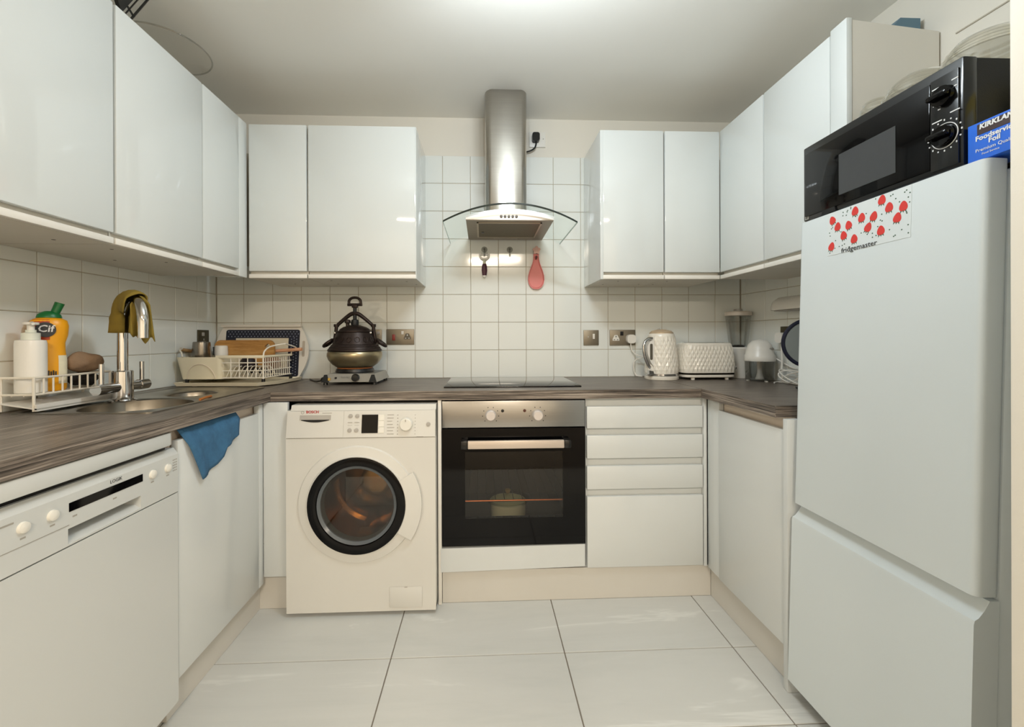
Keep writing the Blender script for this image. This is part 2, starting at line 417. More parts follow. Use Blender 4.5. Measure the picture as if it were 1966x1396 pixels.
def cab_back(x0, x1, label, lp=0, rp=0, hole=()):
    t = thing('wall_cabinet', label, 'cabinet', ((x0 + x1) / 2, -.001, CZ0), 'gloss white wall cabinets')
    B().box(x0 + (.003 if lp else 0), x1 - (.003 if rp else 0), -.312, -.001, CZ0, CZ1).go('carcass', under_white, t)
    if lp: B().box(x0 - .012, x0 + .003, -.331, -.001, CZ0 - .001, DZ1, .001).go('side_panel', gloss_white, t)
    if rp: B().box(x1 - .003, x1 + .002, -.331, -.001, CZ0 - .001, DZ1, .001).go('side_panel', gloss_white, t)
    B().box(x0 + .001, x1 - .001, -.3315, -.313, CZ0, RZ, .0015).go('bottom_rail', carcass_white, t)
    B().box(x0 + .002, x1 - .002, -.333, -.313, DZ0, DZ1, .003).go('door', gloss_white, t)
    holes(t, hole); return t
cab_back(-.872, -.604, 'narrow gloss white back wall cabinet above the drying rack', hole=[(-.66, -.25), (-.75, -.12)])
cab_back(-.600, -.096, 'wide gloss white back wall cabinet above the pressure cooker', 0, 1, [(-.52, -.25), (-.53, -.12), (-.16, -.22), (-.13, -.1)])
cab_back(.80, 1.1005, 'gloss white back wall cabinet next to the hood, above the kettle', 1, 0, [(.86, -.12), (.90, -.25), (1.05, -.13)])
cab_back(1.1035, 1.3785, 'gloss white back wall cabinet above the toaster, with wavy yellow lamp reflections', hole=[(1.15, -.25), (1.13, -.12)])
def cab_right(y0, y1, label, hole=()):
    t = thing('wall_cabinet', label, 'cabinet', (1.66, (y0 + y1) / 2, CZ0), 'gloss white wall cabinets')
    B().prism([(1.398, y0), (1.398, y1), (xr(y1) - .001, y1), (xr(y0) - .001, y0)], 'Z', CZ0, CZ1).go('carcass', under_white, t)
    B().box(1.3785, 1.397, y0 + .001, y1 - .001, CZ0, RZ, .0015).go('bottom_rail', carcass_white, t)
    B().box(1.377, 1.397, y0 + .002, y1 - .002, DZ0, DZ1, .003).go('door', gloss_white, t)
    holes(t, hole); return t
cab_right(-.6515, -.3315, 'gloss white wall cabinet in the right corner, above the blender')
t = cab_right(-.989, -.6545, 'gloss white wall cabinet at the right end, beside the microwave', [(1.5, -.75), (1.6, -.85), (1.47, -.88)])
B().box(1.377, 1.396, -1.053, -.990, CZ0, 2.112, .002).go('end_post', gloss_white, t)
B().prism([(1.398, -1.051), (xr(-1.01) - .002, -1.012), (xr(-.99) - .002, -.992), (1.398, -.990)], 'Z', CZ0, 2.106).go('end_panel', carcass_white, t)

# ------------------------------------------------------------------ worktop, sink, hob
wt = thing('worktop', 'dark grey-brown wood grain worktop running around three sides of the kitchen', 'worktop', (0, -.3, WT))
XWL, XWR, YW = -.652, 1.151, -.582
SX0, SX1, SY0, SY1 = -1.150, -.775, -1.05, -.42          # cut-out for the sink
b = B(); g = .0006
b.box(XL + .001, SX0, -1.75, -.002, WB, WT); b.box(SX1, XWL, -1.75, -.002, WB, WT)
b.box(SX0, SX1, -1.75, SY0, WB, WT); b.box(SX0, SX1, SY1, -.002, WB, WT)
b.go('left_run', wood_y, wt)
B().box(XWL + g, XWR - g, YW, -.002, WB, WT).go('back_run', wood_x, wt)
B().box(XWR, XWR + .003, -1.038, YW, WB, WT).go('front_edging', wood_y, wt)
B().prism([(XWR + .003, -1.038), (XWR + .003, -.002), (1.683, -.002), (xr(-1.038) - .004, -1.038)], 'Z', WB, WT).go('right_run', wood_x, wt)

sk = thing('sink', 'stainless steel inset sink with rounded bowl set in the worktop by the tap', 'sink', (-.96, -.75, WT))
def loop(x0, x1, y0, y1, r, z, n=6): return [(x, y, z) for x, y in rrect(x0, x1, y0, y1, r, n)]
b = B()                                       # rim with a bowl, a small bowl and a drainer
O = (-1.172, -.757, -1.068, -.40); zt = WT + .004
b.rings([loop(*O, .03, WT + .0003), loop(*O, .03, zt), loop(O[0] + .012, O[1] - .012, O[2] + .012, O[3] - .012, .025, zt + .001),
         loop(O[0] + .02, O[1] - .02, O[2] + .02, O[3] - .02, .02, zt - .003)], False, False)
ix0, ix1, iy0, iy1 = O[0] + .02, O[1] - .02, O[2] + .02, O[3] - .02
zi = zt - .003
def pan(x0, x1, y0, y1, cx, cy, r, depth, n=48):
    """flat field from a rectangle down into a round bowl"""
    angs = sorted(set([2 * PI * i / n for i in range(n)] + [math.atan2(y - cy, x - cx) % (2 * PI) for x in (x0, x1) for y in (y0, y1)]))
    out = []
    for a in angs:
        ca, sa = math.cos(a), math.sin(a)
        t_ = min(((x1 - cx) / ca if ca > 1e-9 else 1e9), ((x0 - cx) / ca if ca < -1e-9 else 1e9), ((y1 - cy) / sa if sa > 1e-9 else 1e9), ((y0 - cy) / sa if sa < -1e-9 else 1e9))
        out.append((cx + t_ * ca, cy + t_ * sa, zi))
    R = lambda q, z: [(cx + q * math.cos(a), cy + q * math.sin(a), z) for a in angs]
    b.rings([out, R(r + .006, zi), R(r, zi - .004), R(r * .97, zi - depth * .6), R(r * .8, zi - depth), R(.03, zi - depth - .004)], False, True)
pan(ix0, ix1, iy0, -.72, -.935, -.885, .150, .13)
pan(ix0, ix1, -.72, iy1, -.945, -.605, .085, .06)
b.go('basin', sink_steel, sk, angle=50)
B().lathe([(.001, 0), (.032, 0), (.034, -.003), (.02, -.006), (.001, -.006)], (-.935, -.885, zi - .128), n=24).go('drain', chrome, sk)

hb = thing('hob', 'black glass hob mirroring the wall tiles, set in the worktop above the oven', 'hob', (.35, -.26, WT))
B().box(.046, .660, -.476, -.045, WT, WT + .006, .0015).go('glass_top', hob_black, hb)

# ------------------------------------------------------------------ base cabinets and plinths
FX = -.672                                     # front plane of the left row
t = thing('base_cabinet', 'white handleless sink cabinet with the blue cloth over its door', 'cabinet', (-.95, -.85, .1), 'white base cabinets')
B().box(XL + .03, FX - .030, -1.083, -.60, .10, .74).go('carcass', carcass_white, t)
B().box(FX - .045, FX - .027, -1.083, -.60, .74, WB - .001).go('handle_channel', channel_mat, t)
B().box(FX - .02, FX, -1.081, -.637, .103, .800, .002).go('door', base_white, t)
B().box(FX - .02, FX, -.634, -.600, .103, WB - .001, .002).go('corner_post', base_white, t)
B().box(FX + .001, -.575, -.602, -.584, .130, WB - .001, .001).go('filler_panel', base_white, t)
pl = thing('plinth', 'cream plinth under the sink cabinet in the left corner', 'plinth', (-.72, -.84, ZF))
B().box(-.722, -.704, -1.086, -.568, ZF + .001, .099).go('long_board', plinth_mat, pl)
B().box(-.704, -.575, -.568, -.552, ZF + .001, .128).go('return_board', plinth_mat, pl)

t = thing('base_cabinet', 'white oven housing with narrow side strip and plain panel under the oven', 'cabinet', (.34, -.3, ZF), 'white base cabinets')
B().box(.030, .0445, -.576, -.03, ZF + .001, WB - .001, .001).go('side_panel', carcass_white, t)
B().box(.0465, .650, -.545, -.03, .20, .216).go('shelf', carcass_white, t)
B().rings([[(.040, -.578, .117), (.649, -.578, .128), (.649, -.578, .222), (.040, -.578, .216)], [(.040, -.559, .117), (.649, -.559, .128), (.649, -.559, .222), (.040, -.559, .216)]]).go('lower_panel', base_white, t)
t = thing('drawer_unit', 'white handleless unit of four drawers, right of the oven', 'drawers', (.91, -.3, .11))
B().box(.657, 1.164, -.556, -.03, .115, WB - .001).go('carcass', base_white, t)
B().box(1.1645, 1.178, -.576, -.545, .115, WB - .001, .001).go('end_strip', base_white, t)
for z0, z1 in ((.711, .803), (.583, .680), (.452, .550), (.120, .421)):
    B().box(.659, 1.160, -.577, -.557, z0, z1, .002).go('drawer', base_white, t)
t = thing('base_cabinet', 'white handleless corner cabinet beside the fridge under the worktop end', 'cabinet', (1.4, -.85, ZF), 'white base cabinets')
B().box(1.206, 1.66, -1.046, -.60, .11, .74).go('carcass', carcass_white, t)
B().box(1.20, 1.216, -1.046, -.668, .74, WB - .001).go('handle_channel', channel_mat, t)
B().box(1.175, 1.195, -1.045, -.670, .113, .800, .002).go('door', base_white, t)
B().box(1.179, 1.2, -.667, -.580, .113, WB - .001, .002).go('corner_post', base_white, t)
B().box(1.170, 1.66, -1.066, -1.047, ZF + .001, WB - .001, .001).go('end_panel', base_white, t)
pl = thing('plinth', 'long cream plinth board below oven and drawers, scuffed in the middle', 'plinth', (.62, -.56, ZF))
B().box(.0465, 1.200, -.562, -.546, ZF + .001, .114).go('long_board', plinth_mat, pl)
B().box(1.201, 1.217, -1.045, -.562, ZF + .001, .108).go('return_board', plinth_mat, pl)

# ------------------------------------------------------------------ washing machine
WY = -.632
t = thing('washing_machine', 'white front-loading washing machine with round black-rimmed door', 'washing machine', (-.27, -.35, ZF))
x0, x1, z0, z1 = -.568, .026, -.003, .826
cx, cz = -.285, .430
b = B()
b.plate_hole(x0, x1, z0, .696, cx, cz, .165, WY, WY + .012)
b.box(x0, x0 + .012, WY + .012, -.06, z0, z1 - .02); b.box(x1 - .012, x1, WY + .012, -.06, z0, z1 - .02)
b.box(x0, x1, -.072, -.06, z0, z1 - .02); b.box(x0, x1, WY + .012, -.06, z0, z0 + .012)
b.go('body', appliance, t)
b = B().prism([(WY + .028, z1), (WY + .018, z1 - .022), (-.06, z1 - .022), (-.06, z1)], 'X', x0 + .012, x1).go('top', appliance, t)
for k in range(4):
    px, py = ((x0 + .05), (x1 - .05))[k % 2], (WY + .07, -.11)[k // 2]
    B().lathe([(.022, 0), (.022, .016)], (px, py, ZF + .001), n=14).go('foot', black_plastic, t)
# sloped fascia: from (WY,.697) to (WY+.016,.804)
fas = lambda z: WY - .002 + .016 * (z - .697) / .107
def fbox(xa, xb, za, zb, d0, d1):
    return B().prism([(fas(za) - d1, za), (fas(zb) - d1, zb), (fas(zb) - d0, zb), (fas(za) - d0, za)], 'X', xa, xb)
fp = fbox(x0, x1, .698, .8035, -.03, 0).go('control_panel', appliance, t)
fbox(x0 + .002, -.343, .700, .802, 0, .002).go('detergent_drawer', appliance, t)
fp2 = fbox(-.341, x1 - .003, .700, .802, 0, .0015).go('fascia_plate', appliance, t)
hnd = fbox(-.516, -.393, .768, .788, .0015, .003).go('drawer_handle', grey_plastic, t)
pts = [(-.510 + .111 * i / 12, .7675 - .008 * math.sin(PI * i / 12)) for i in range(13)]
B().rings([[(x, fas(z) - .0033, z) for x, z in [(-.510, .770)] + pts + [(-.399, .770)]], [(x, fas(z) - .001, z) for x, z in [(-.510, .770)] + pts + [(-.399, .770)]]]).go('handle_slot', black_plastic, t)
fbox(-.269, -.205, .716, .788, .0015, .004).go('display', black_gloss, t)
for i in range(3): fbox(-.203, -.180, .716 + i * .0245, .7385 + i * .0245, .0015, .0035).go('display_button', button_w, t)
for x, z in ((-.315, .783), (-.288, .783), (-.317, .727), (-.290, .727), (-.003, .748)):
    B().lathe([(.0085, 0), (.008, -.005), (.001, -.006)], (x, fas(z) - .001, z), 'Y', 14).go('button', grey_plastic, t)
k = B().lathe([(.027, 0), (.025, -.018), (.022, -.021), (.001, -.021)], (-.091, fas(.75) - .001, .75), 'Y', 28).go('program_knob', button_w, t)
B().box(-.0925, -.0895, fas(.75) - .0235, fas(.75) - .02, .762, .771).go('knob_mark', print_grey, k)
text('brand_lettering', 'BOSCH', .0155, (-.492, fas(.795) - .0024, .7925), 'back', print_red, t, bold=.0004)
B().lathe([(.0065, 0), (.0065, -.001), (.005, -.001), (.005, 0)], (-.506, fas(.798) - .0019, .7985), 'Y', 16, cap=False).go('brand_emblem', print_grey, t)
b = B()
for i in range(7):                             # programme list beside the knob (unreadable fine print)
    z = .785 - i * .0125
    b.box(-.168, -.168 + random.uniform(.02, .032), fas(z) - .0022, fas(z) - .001, z, z + .0022)
    b.box(-.050, -.050 + random.uniform(.02, .03), fas(z) - .0022, fas(z) - .001, z - .012, z - .0098)
    b.lathe([(.0022, 0), (.0022, -.0012)], (-.126, fas(z) - .001, z), 'Y', 8); b.lathe([(.0018, 0), (.0018, -.0012)], (-.056, fas(z) - .001, z), 'Y', 8)
for i in range(4): b.box(-.325 + (i % 2) * .027, -.307 + (i % 2) * .027, fas(.75) - .0022, fas(.75) - .001, .757 - (i // 2) * .012, .7586 - (i // 2) * .012)
b.box(-.428, -.390, fas(.796) - .0026, fas(.796) - .001, .7945, .7965)
stuff(b.go('fine_print', print_grey, t))
# door
dr = B().lathe([(.166, -.004), (.188, -.018), (.196, -.020), (.2, -.013), (.232, -.008), (.236, 0), (.166, 0)], (cx, WY, cz), 'Y', 72, cap=False).go('door', appliance, t, angle=25)
B().lathe([(.156, -.010), (.160, -.019), (.186, -.0235), (.193, -.0215), (.194, -.017), (.156, -.004)], (cx, WY, cz), 'Y', 72, cap=False).go('door_ring', black_gloss, dr)
B().lathe([(.158, -.014), (.1565, -.018), (.146, -.010), (.140, .02), (.148, .02)], (cx, WY, cz), 'Y', 64, cap=False).go('inner_bezel', mat('bezel_grey', '5b6064', .2), dr)
B().lathe([(.146, -.008), (.140, .012), (.128, .040), (.108, .062), (.075, .078), (.03, .085), (.001, .086)], (cx, WY, cz), 'Y', 56).go('door_glass', washer_glass, dr, angle=80)
B().rings([[(cx + r * math.cos(a), WY - dy, cz + r * math.sin(a)) for (r, dy) in ((.1955, .006), (.1955, .0225), (.232, .0195), (.2565, .014), (.2565, .002))] for a in [math.radians(q) for q in range(-34, 31, 4)]]).go('door_handle', appliance, dr)
b = B().lathe([(.165, .012), (.170, .03), (.172, .26)], (cx, WY, cz), 'Y', 48, cap=False)
b.go('drum', drum_m, t, angle=60)
B().lathe([(.172, .259), (.165, .262), (.12, .225), (.05, .205), (.001, .203)], (cx, WY, cz), 'Y', 48).go('drum_back', drum_m, t, angle=60)
for q in range(3):
    a = q * 2 * PI / 3 + .5
    B().prism([(.140, -.016), (.1715, -.032), (.1715, .032), (.140, .016)], 'Y', WY + .11, WY + .255).go('drum_paddle', drum_m, t).data.transform(Matrix.Translation((cx - t.location.x, 0, cz - t.location.z)) @ Matrix.Rotation(-a, 4, 'Y') @ Matrix.Translation((t.location.x, 0, t.location.z)))
B().box(-.160, -.029, WY - .0035, WY, .012, .094, .002).go('filter_flap', appliance, t)
B().box(-.100, -.088, WY - .0042, WY - .002, .0915, .0945).go('flap_catch', grey_plastic, t)

# ------------------------------------------------------------------ oven
OY = -.576
t = thing('oven', 'built-in oven with steel control strip and black glass door', 'oven', (.35, -.3, .217))
x0, x1 = .0475, .6505
b = B(); b.box(x0 + .02, x0 + .045, OY + .03, -.06, .235, .815); b.box(x1 - .045, x1 - .02, OY + .03, -.06, .235, .815)
b.box(x0 + .02, x1 - .02, -.085, -.06, .235, .815); b.box(x0 + .02, x1 - .02, OY + .03, -.06, .235, .262); b.box(x0 + .02, x1 - .02, OY + .03, -.06, .64, .815)
b.go('cavity', oven_dark, t)
B().box(x0, x1, OY, OY + .028, .720, .832, .002).go('control_panel', steel_h, t)
for x, z in ((.251, .772), (.449, .771)):
    k = B().lathe([(.0225, 0), (.0215, -.022), (.018, -.026), (.001, -.026)], (x, OY, z), 'Y', 28).go('knob', mat('knob_silver', 'cfc8c4', .3, .3), t)
    B().lathe([(.0245, 0), (.0245, -.002)], (x, OY, z), 'Y', 28).go('knob_collar', grey_plastic, t)
    b = B()
    for i in range(8):
        a = PI * 1.25 - i * PI * 1.5 / 7
        b.lathe([(.0022, 0), (.0022, -.0006)], (x + .034 * math.cos(a), OY, z + .034 * math.sin(a)), 'Y', 8)
    stuff(b.go('dial_marks', print_black, t))
for x, m_ in ((.301, black_plastic), (.394, mat('indicator_red_brown', '4a2015', .3))):
    B().lathe([(.0065, 0), (.0065, -.002), (.001, -.003)], (x, OY, .790), 'Y', 16).go('indicator_light', m_, t)
dr = B()
wx0, wx1, wz0, wz1 = .143, .556, .338, .618
dr.box(x0 - .001, wx0, OY - .002, OY + .024, .226, .716); dr.box(wx1, x1 + .001, OY - .002, OY + .024, .226, .716)
dr.box(wx0, wx1, OY - .002, OY + .024, wz1, .716); dr.box(wx0, wx1, OY - .002, OY + .024, .226, wz0)
dr = dr.go('door', black_gloss, t)
B().box(wx0, wx1, OY - .001, OY + .004, wz0, wz1).go('window', smoke, dr)
B().box(.156, .554, OY - .045, OY - .029, .641, .674, .003).go('handle', mat('handle_silver', 'cdbfb2', .38, .35), dr)
for xa, xb in ((.128, .1555), (.5545, .582)): B().box(xa, xb, OY - .046, OY - .002, .641, .674, .003).go('handle_end', black_plastic, dr)
rk = B(); zz = .395
rk.cyl((.093, -.09, zz), (.605, -.09, zz), .004, n=8)
for i in range(13): rk.cyl((.115 + i * .0392, -.53, zz), (.115 + i * .0392, -.09, zz), .0018, n=6)
stuff(rk.go('rack_wires', mat('rack_wire_dark', '3a3531', .4, .6), t))
B().cyl((.093, -.53, zz), (.605, -.53, zz), .0042, n=8).go('rack_front_bar', copper, t)
cs = thing('casserole', 'cream casserole with glass lid standing inside the oven', 'casserole', (.335, -.36, .2625))
B().lathe([(.075, 0), (.082, .006), (.084, .072), (.079, .072), (.077, .01), (.001, .008)], (.335, -.36, .2625), n=32).go('pot', food_white, cs)
ld = B().lathe([(.100, .0), (.102, .004), (.085, .016), (.05, .026), (.012, .030), (.001, .030)], (.335, -.36, .3355), n=32).go('lid', clear, cs)
B().lathe([(.008, 0), (.013, .01), (.012, .018), (.001, .02)], (.335, -.36, .3655), n=16).go('lid_knob', mat('knob_ochre', '9a8040', .4), ld)

# ------------------------------------------------------------------ dishwasher
DX = FX + .004
t = thing('dishwasher', 'white dishwasher with black display strip, at the left edge', 'dishwasher', (-.95, -1.39, ZF))
y0, y1 = -1.70, -1.088
b = B(); b.box(-1.2, DX - .066, y0, y1, .03, .79); b.go('body', dw_white, t)
B().prism([(DX - .065, .045), (DX - .001, .045), (DX - .001, .651), (DX - .065, .651)][::-1] and [(DX - .065, .045), (DX, .045), (DX, .651), (DX - .065, .651)], 'Y', y0, y1).go('door_panel', dw_white, t)
hy0, hy1, hz0, hz1 = -1.415, -1.222, .663, .691
cp = B()
pr = lambda za, zb: [(DX - .065, za), (DX + .001, za), (DX + .001, zb), (DX - .065, zb)]
cp.prism(pr(hz1, .764), 'Y', y0, y1); cp.prism(pr(.6545, hz1), 'Y', y0, hy0); cp.prism(pr(.6545, hz1), 'Y', hy1, y1)
cp.prism(pr(.6545, hz0 - .004), 'Y', hy0, hy1)
cp.prism([(DX - .065, .764), (DX + .001, .764), (DX - .012, .781), (DX - .065, .781)], 'Y', y0, y1)
cp = cp.go('control_panel', dw_white, t)
B().prism([(DX - .065, hz0 - .004), (DX + .001, hz0 - .004), (DX - .016, hz0 + .005), (DX - .060, hz0 + .007), (DX - .060, hz1), (DX - .065, hz1)], 'Y', hy0, hy1).go('handle_recess', dw_white, t)
B().box(-1.2, DX + .012, y0, -1.13, .797, .8345, .004).go('top', dw_white, t)
B().box(DX - .064, DX - .020, y0, -1.11, .7815, .7965).go('lid_gap_shade', black_plastic, t)  # black strip added to draw the shadow line in the gap under the lid
B().box(DX - .065, DX + .004, -1.128, -1.118, .797, .832).go('end_bracket', grey_plastic, t)
B().box(DX - .01, DX + .002, y0, -1.415 + .002, .6985, .6995).go('trim_line', print_grey, t)
B().box(DX - .002, DX + .002, -1.413, -1.217, .7265, .7455).go('display', black_gloss, t)
for y in (-1.504, -1.448, -1.184, -1.129):
    B().lathe([(.0115, 0), (.0105, .005), (.006, .0065), (.001, .007)], (DX + .001, y, .734), 'X', 20).go('button', button_w, t)
text('brand_lettering', 'LOGIK', .0115, (DX + .0014, -1.313, .7500), 'left', print_black, t, sx=1.0)
b = B()
for r in range(5):
    for q in range(3): b.box(DX, DX + .0014, -1.109 + q * .006, -1.1055 + q * .006, .718 + r * .0075, .7212 + r * .0075)
b.box(DX, DX + .0014, -1.56, -1.52, .748, .7515)
for y in (-1.504, -1.448, -1.184, -1.129, -1.40, -1.30): b.box(DX, DX + .0014, y - .005, y + .005, .712, .7155)
stuff(b.go('fine_print', print_grey, t))
B().box(-1.15, DX - .05, y0, y1, ZF + .001, .03).go('kick_plate', plinth_mat, t)

# blue cloth hanging over the sink cabinet door
rowsC = []
n, mm = 18, 14
for j in range(mm + 1):
    v = j / mm; row = []
    for i in range(n + 1):
        u = i / n
        ytop, ybot = -1.078 + .290 * u, -.992 + .205 * u
        drop = .040 + (.138 - .066 * u - (.028 if u > .55 else 0) * min(1, (u - .55) / .04 if u > .55 else 0))
        z = WB - .004 - v * drop
        y = ytop + (ybot - ytop) * v
        lump = .004 * math.sin(u * 9 + v * 2) * min(1, v * 2) + .003 * math.sin(u * 21)
        xx = FX - .008 + .018 * min(1, v * 3.2) + lump
        row.append((xx, y, z))
    rowsC.append(row)
o = B().grid(rowsC).go('tea_towel', blue_cloth, None, angle=80)
md = o.modifiers.new('thick', 'SOLIDIFY'); md.thickness = .003; md.offset = 0
tag(recenter(o, (FX + .006, -.93, WB - .04)), 'blue microfibre cloth hanging over the sink cabinet door', 'cloth')

# ------------------------------------------------------------------ cooker hood
hx = .346
t = thing('cooker_hood', 'steel chimney cooker hood with curved glass canopy above the hob', 'cooker hood', (hx, -.02, 1.64))
cy0 = -.262
prof = [(x, y) for x, y in ([(.234, -.001), (.234, cy0 + .03)] + [(.234 + .03 * (1 - math.cos(a)), cy0 + .03 * (1 - math.sin(a))) for a in [PI / 2 * k / 6 for k in range(1, 7)]] + [(.442 - .03 * (1 - math.cos(a)), cy0 + .03 * (1 - math.sin(a))) for a in [PI / 2 * k / 6 for k in range(6, -1, -1)]] + [(.442, -.001)])]
# gently bowed front
prof = [(x, y - (.022 * (1 - ((x - .338) / .104) ** 2) if y < cy0 + .031 else 0)) for x, y in prof]
B().prism(prof, 'Z', 1.70, ZC - .001).go('chimney', steel, t, angle=40)
gz = lambda x: 1.697 - .075 * min(1, abs(x - hx) / .303) ** 2
gy = lambda x: -.455 - .022 * (1 - ((x - hx) / .303) ** 2)
N_ = 32; xs = [hx - .303 + .606 * i / N_ for i in range(N_ + 1)]
b = B(); NY = 6
top = [[(x, -.012 + (gy(x) + .012) * j / NY, gz(x)) for x in xs] for j in range(NY + 1)]
bot = [[(x, y, z - .006) for x, y, z in r] for r in top]
b.grid(top); b.grid(bot); o = b.go('glass_canopy', green_glass, t, angle=60)
b = B()
for P in ([top[-1][i] for i in range(N_ + 1)],):
    b.rings([[(x, y - .0005, z + .0008), (x, y + .003, z + .0008), (x, y + .003, z - .0068), (x, y - .0005, z - .0068)] for x, y, z in P])
b.go('front_edge', edge_glass, o)
for x in (xs[0], xs[-1]):
    B().box(x - .001, x + .001, gy(x), -.012, gz(x) - .0065, gz(x) + .0005).go('side_edge', mat('glass_edge_pale', '9fb5aa', .2), o)
bx0, bx1, by0 = .143, .549, -.412
pxs = [bx0 + (bx1 - bx0) * i / 24 for i in range(25)]
poly = [(bx0, 1.640)] + [(x, gz(x) - .0075) for x in pxs] + [(bx1, 1.640)]
B().prism(poly, 'Y', by0, -.015).go('body', steel_h, t, angle=20)
bf = B(); bf.box(bx0 + .001, bx1 - .001, by0 + .002, -.02, 1.6375, 1.640); bf.go('underside', mat('hood_underside', '8e867a', .4, .8), t)
fr = B(); fx0, fx1, fy0, fy1 = .193, .500, -.372, -.085
for a in ((fx0, fx1, fy0, fy0 + .008), (fx0, fx1, fy1 - .008, fy1), (fx0, fx0 + .008, fy0, fy1), (fx1 - .008, fx1, fy0, fy1)): fr.box(*a, 1.634, 1.6376)
fr.go('filter_frame', mat('filter_frame', 'b9b0a2', .35, .8), t)
B().box(fx0 + .008, fx1 - .008, fy0 + .008, fy1 - .008, 1.636, 1.6376).go('grease_filter', mat('grease_filter', '6d6455', .5, .7, var=.2, scale=120), t)
B().box(.215, .228, -.20, -.175, 1.634, 1.6365).go('filter_latch', black_plastic, t)
B().box(.28, .41, -.060, -.050, 1.635, 1.638).go('underside_lip', steel_h, t)
for i in range(5): B().lathe([(.007, 0), (.0065, -.004), (.001, -.005)], (.306 + i * .0175, by0, 1.654), 'Y', 12).go('button', mat('hood_button_grey', '57534e', .35, .5), t)
# fused spur outlet above with black plug
t = thing('wall_outlet', 'white wall outlet high on the wall, right of the hood chimney', 'outlet', (.53, .006, 2.2))
B().box(.482, .573, -.004, .0055, 2.160, 2.244, .002).go('face_plate', white_plastic, t)
B().lathe([(.003, 0), (.003, -.001)], (.560, -.004, 2.205), 'Y', 10).go('screw', grey_plastic, t)
t = thing('power_plug', 'black plug with a short black lead, in the outlet beside the hood chimney', 'plug', (.516, -.006, 2.205))
B().prism(rrect(.496, .537, 2.181, 2.229, .012), 'Y', -.035, -.0045).go('body', black_plastic, t)
B().tube(bez([(.518, -.022, 2.184), (.517, -.022, 2.165), (.508, -.022, 2.145), (.485, -.02, 2.131), (.450, -.012, 2.124)], 24), .0042, 8).go('lead', black_plastic, t)

# hooks, peeler, spoon rest
def hook(x, z, label):
    t = thing('wall_hook', label, 'hook', (x, 0, z), 'clear adhesive hooks under the hood')
    B().lathe([(.017, 0), (.017, -.003), (.013, -.005), (.001, -.005)], (x, -.001, z + .012), 'Y', 18).go('base', frost, t)
    B().tube(bez([(x, -.007, z + .018), (x, -.010, z), (x, -.013, z - .020), (x, -.024, z - .027), (x, -.030, z - .015)], 14), .0045, 8).go('hook_arm', frost, t)
hook(.230, 1.575, 'clear plastic wall hook holding the peeler')
hook(.371, 1.575, 'empty clear plastic wall hook between peeler and spoon rest')
hook(.518, 1.565, 'clear plastic wall hook holding the pink spoon rest')
t = thing('peeler', 'Y-shaped vegetable peeler with dark purple grip hanging below the hood', 'peeler', (.230, -.018, 1.50))
B().tube(bez([(.207, -.02, 1.566), (.206, -.02, 1.550), (.213, -.02, 1.537), (.230, -.02, 1.531), (.247, -.02, 1.537), (.254, -.02, 1.550), (.253, -.02, 1.566)], 24), .0058, 8).go('fork', white_plastic, t)
B().cyl((.208, -.02, 1.560), (.252, -.02, 1.560), .003, n=8).go('blade', chrome, t)
B().lathe([(.008, 0), (.0085, -.025)], (.230, -.02, 1.530), n=14).go('neck', mat('peeler_neck', 'c9cbb4', .4), t)
B().lathe([(.010, 0), (.0145, -.016), (.0155, -.036), (.0125, -.058), (.011, -.064)], (.230, -.02, 1.505), n=18, sy=.7).go('grip', purple, t)
B().lathe([(.0105, 0), (.0095, -.008), (.001, -.0125)], (.230, -.02, 1.441), n=16, sy=.7).go('end_cap', white_plastic, t)
t = thing('spoon_rest', 'pink teardrop silicone spoon rest hanging on the tiles below the hood', 'spoon rest', (.517, -.012, 1.45))
def tear(s, k=1.0):
    out = []
    for i in range(48):
        a = 2 * PI * i / 48; z = 1.4475 + .0805 * math.cos(a) if False else 0
    L_ = [(0, 1.366), (.016, 1.368), (.031, 1.379), (.041, 1.396), (.0455, 1.418), (.044, 1.442), (.037, 1.468), (.028, 1.492), (.020, 1.513), (.0155, 1.535), (.0145, 1.552), (.0155, 1.562)]
    c_ = 1.44
    R_ = [(x * s, c_ + (z - c_) * s) for x, z in L_]
    return [(.517 + x, z) for x, z in R_] + [(.517 - x, z) for x, z in R_[::-1][:-1]]
b = B(); b.rings([[(x, -.004, z) for x, z in tear(1)], [(x, -.016, z) for x, z in tear(1)], [(x, -.016, z) for x, z in tear(.93)], [(x, -.008, z) for x, z in tear(.86)]], True, True)
b.go('dish', pink, t, angle=50)
fl_ = [(.517 + (.020 + .003 * math.cos(5 * a)) * math.sin(a), 1.579 + (.020 + .003 * math.cos(5 * a)) * math.cos(a)) for a in [2 * PI * i / 40 for i in range(40)]]
B().prism(fl_, 'Y', -.036, -.031).go('flower_tab', mat('pale_pink', 'd8b0a4', .45), t)
B().prism([(.512, 1.530), (.519, 1.530), (.523, 1.548), (.517, 1.553), (.511, 1.547)], 'Y', -.0185, -.0155).go('slot', mat('slot_dark', '6a2328', .6), t)

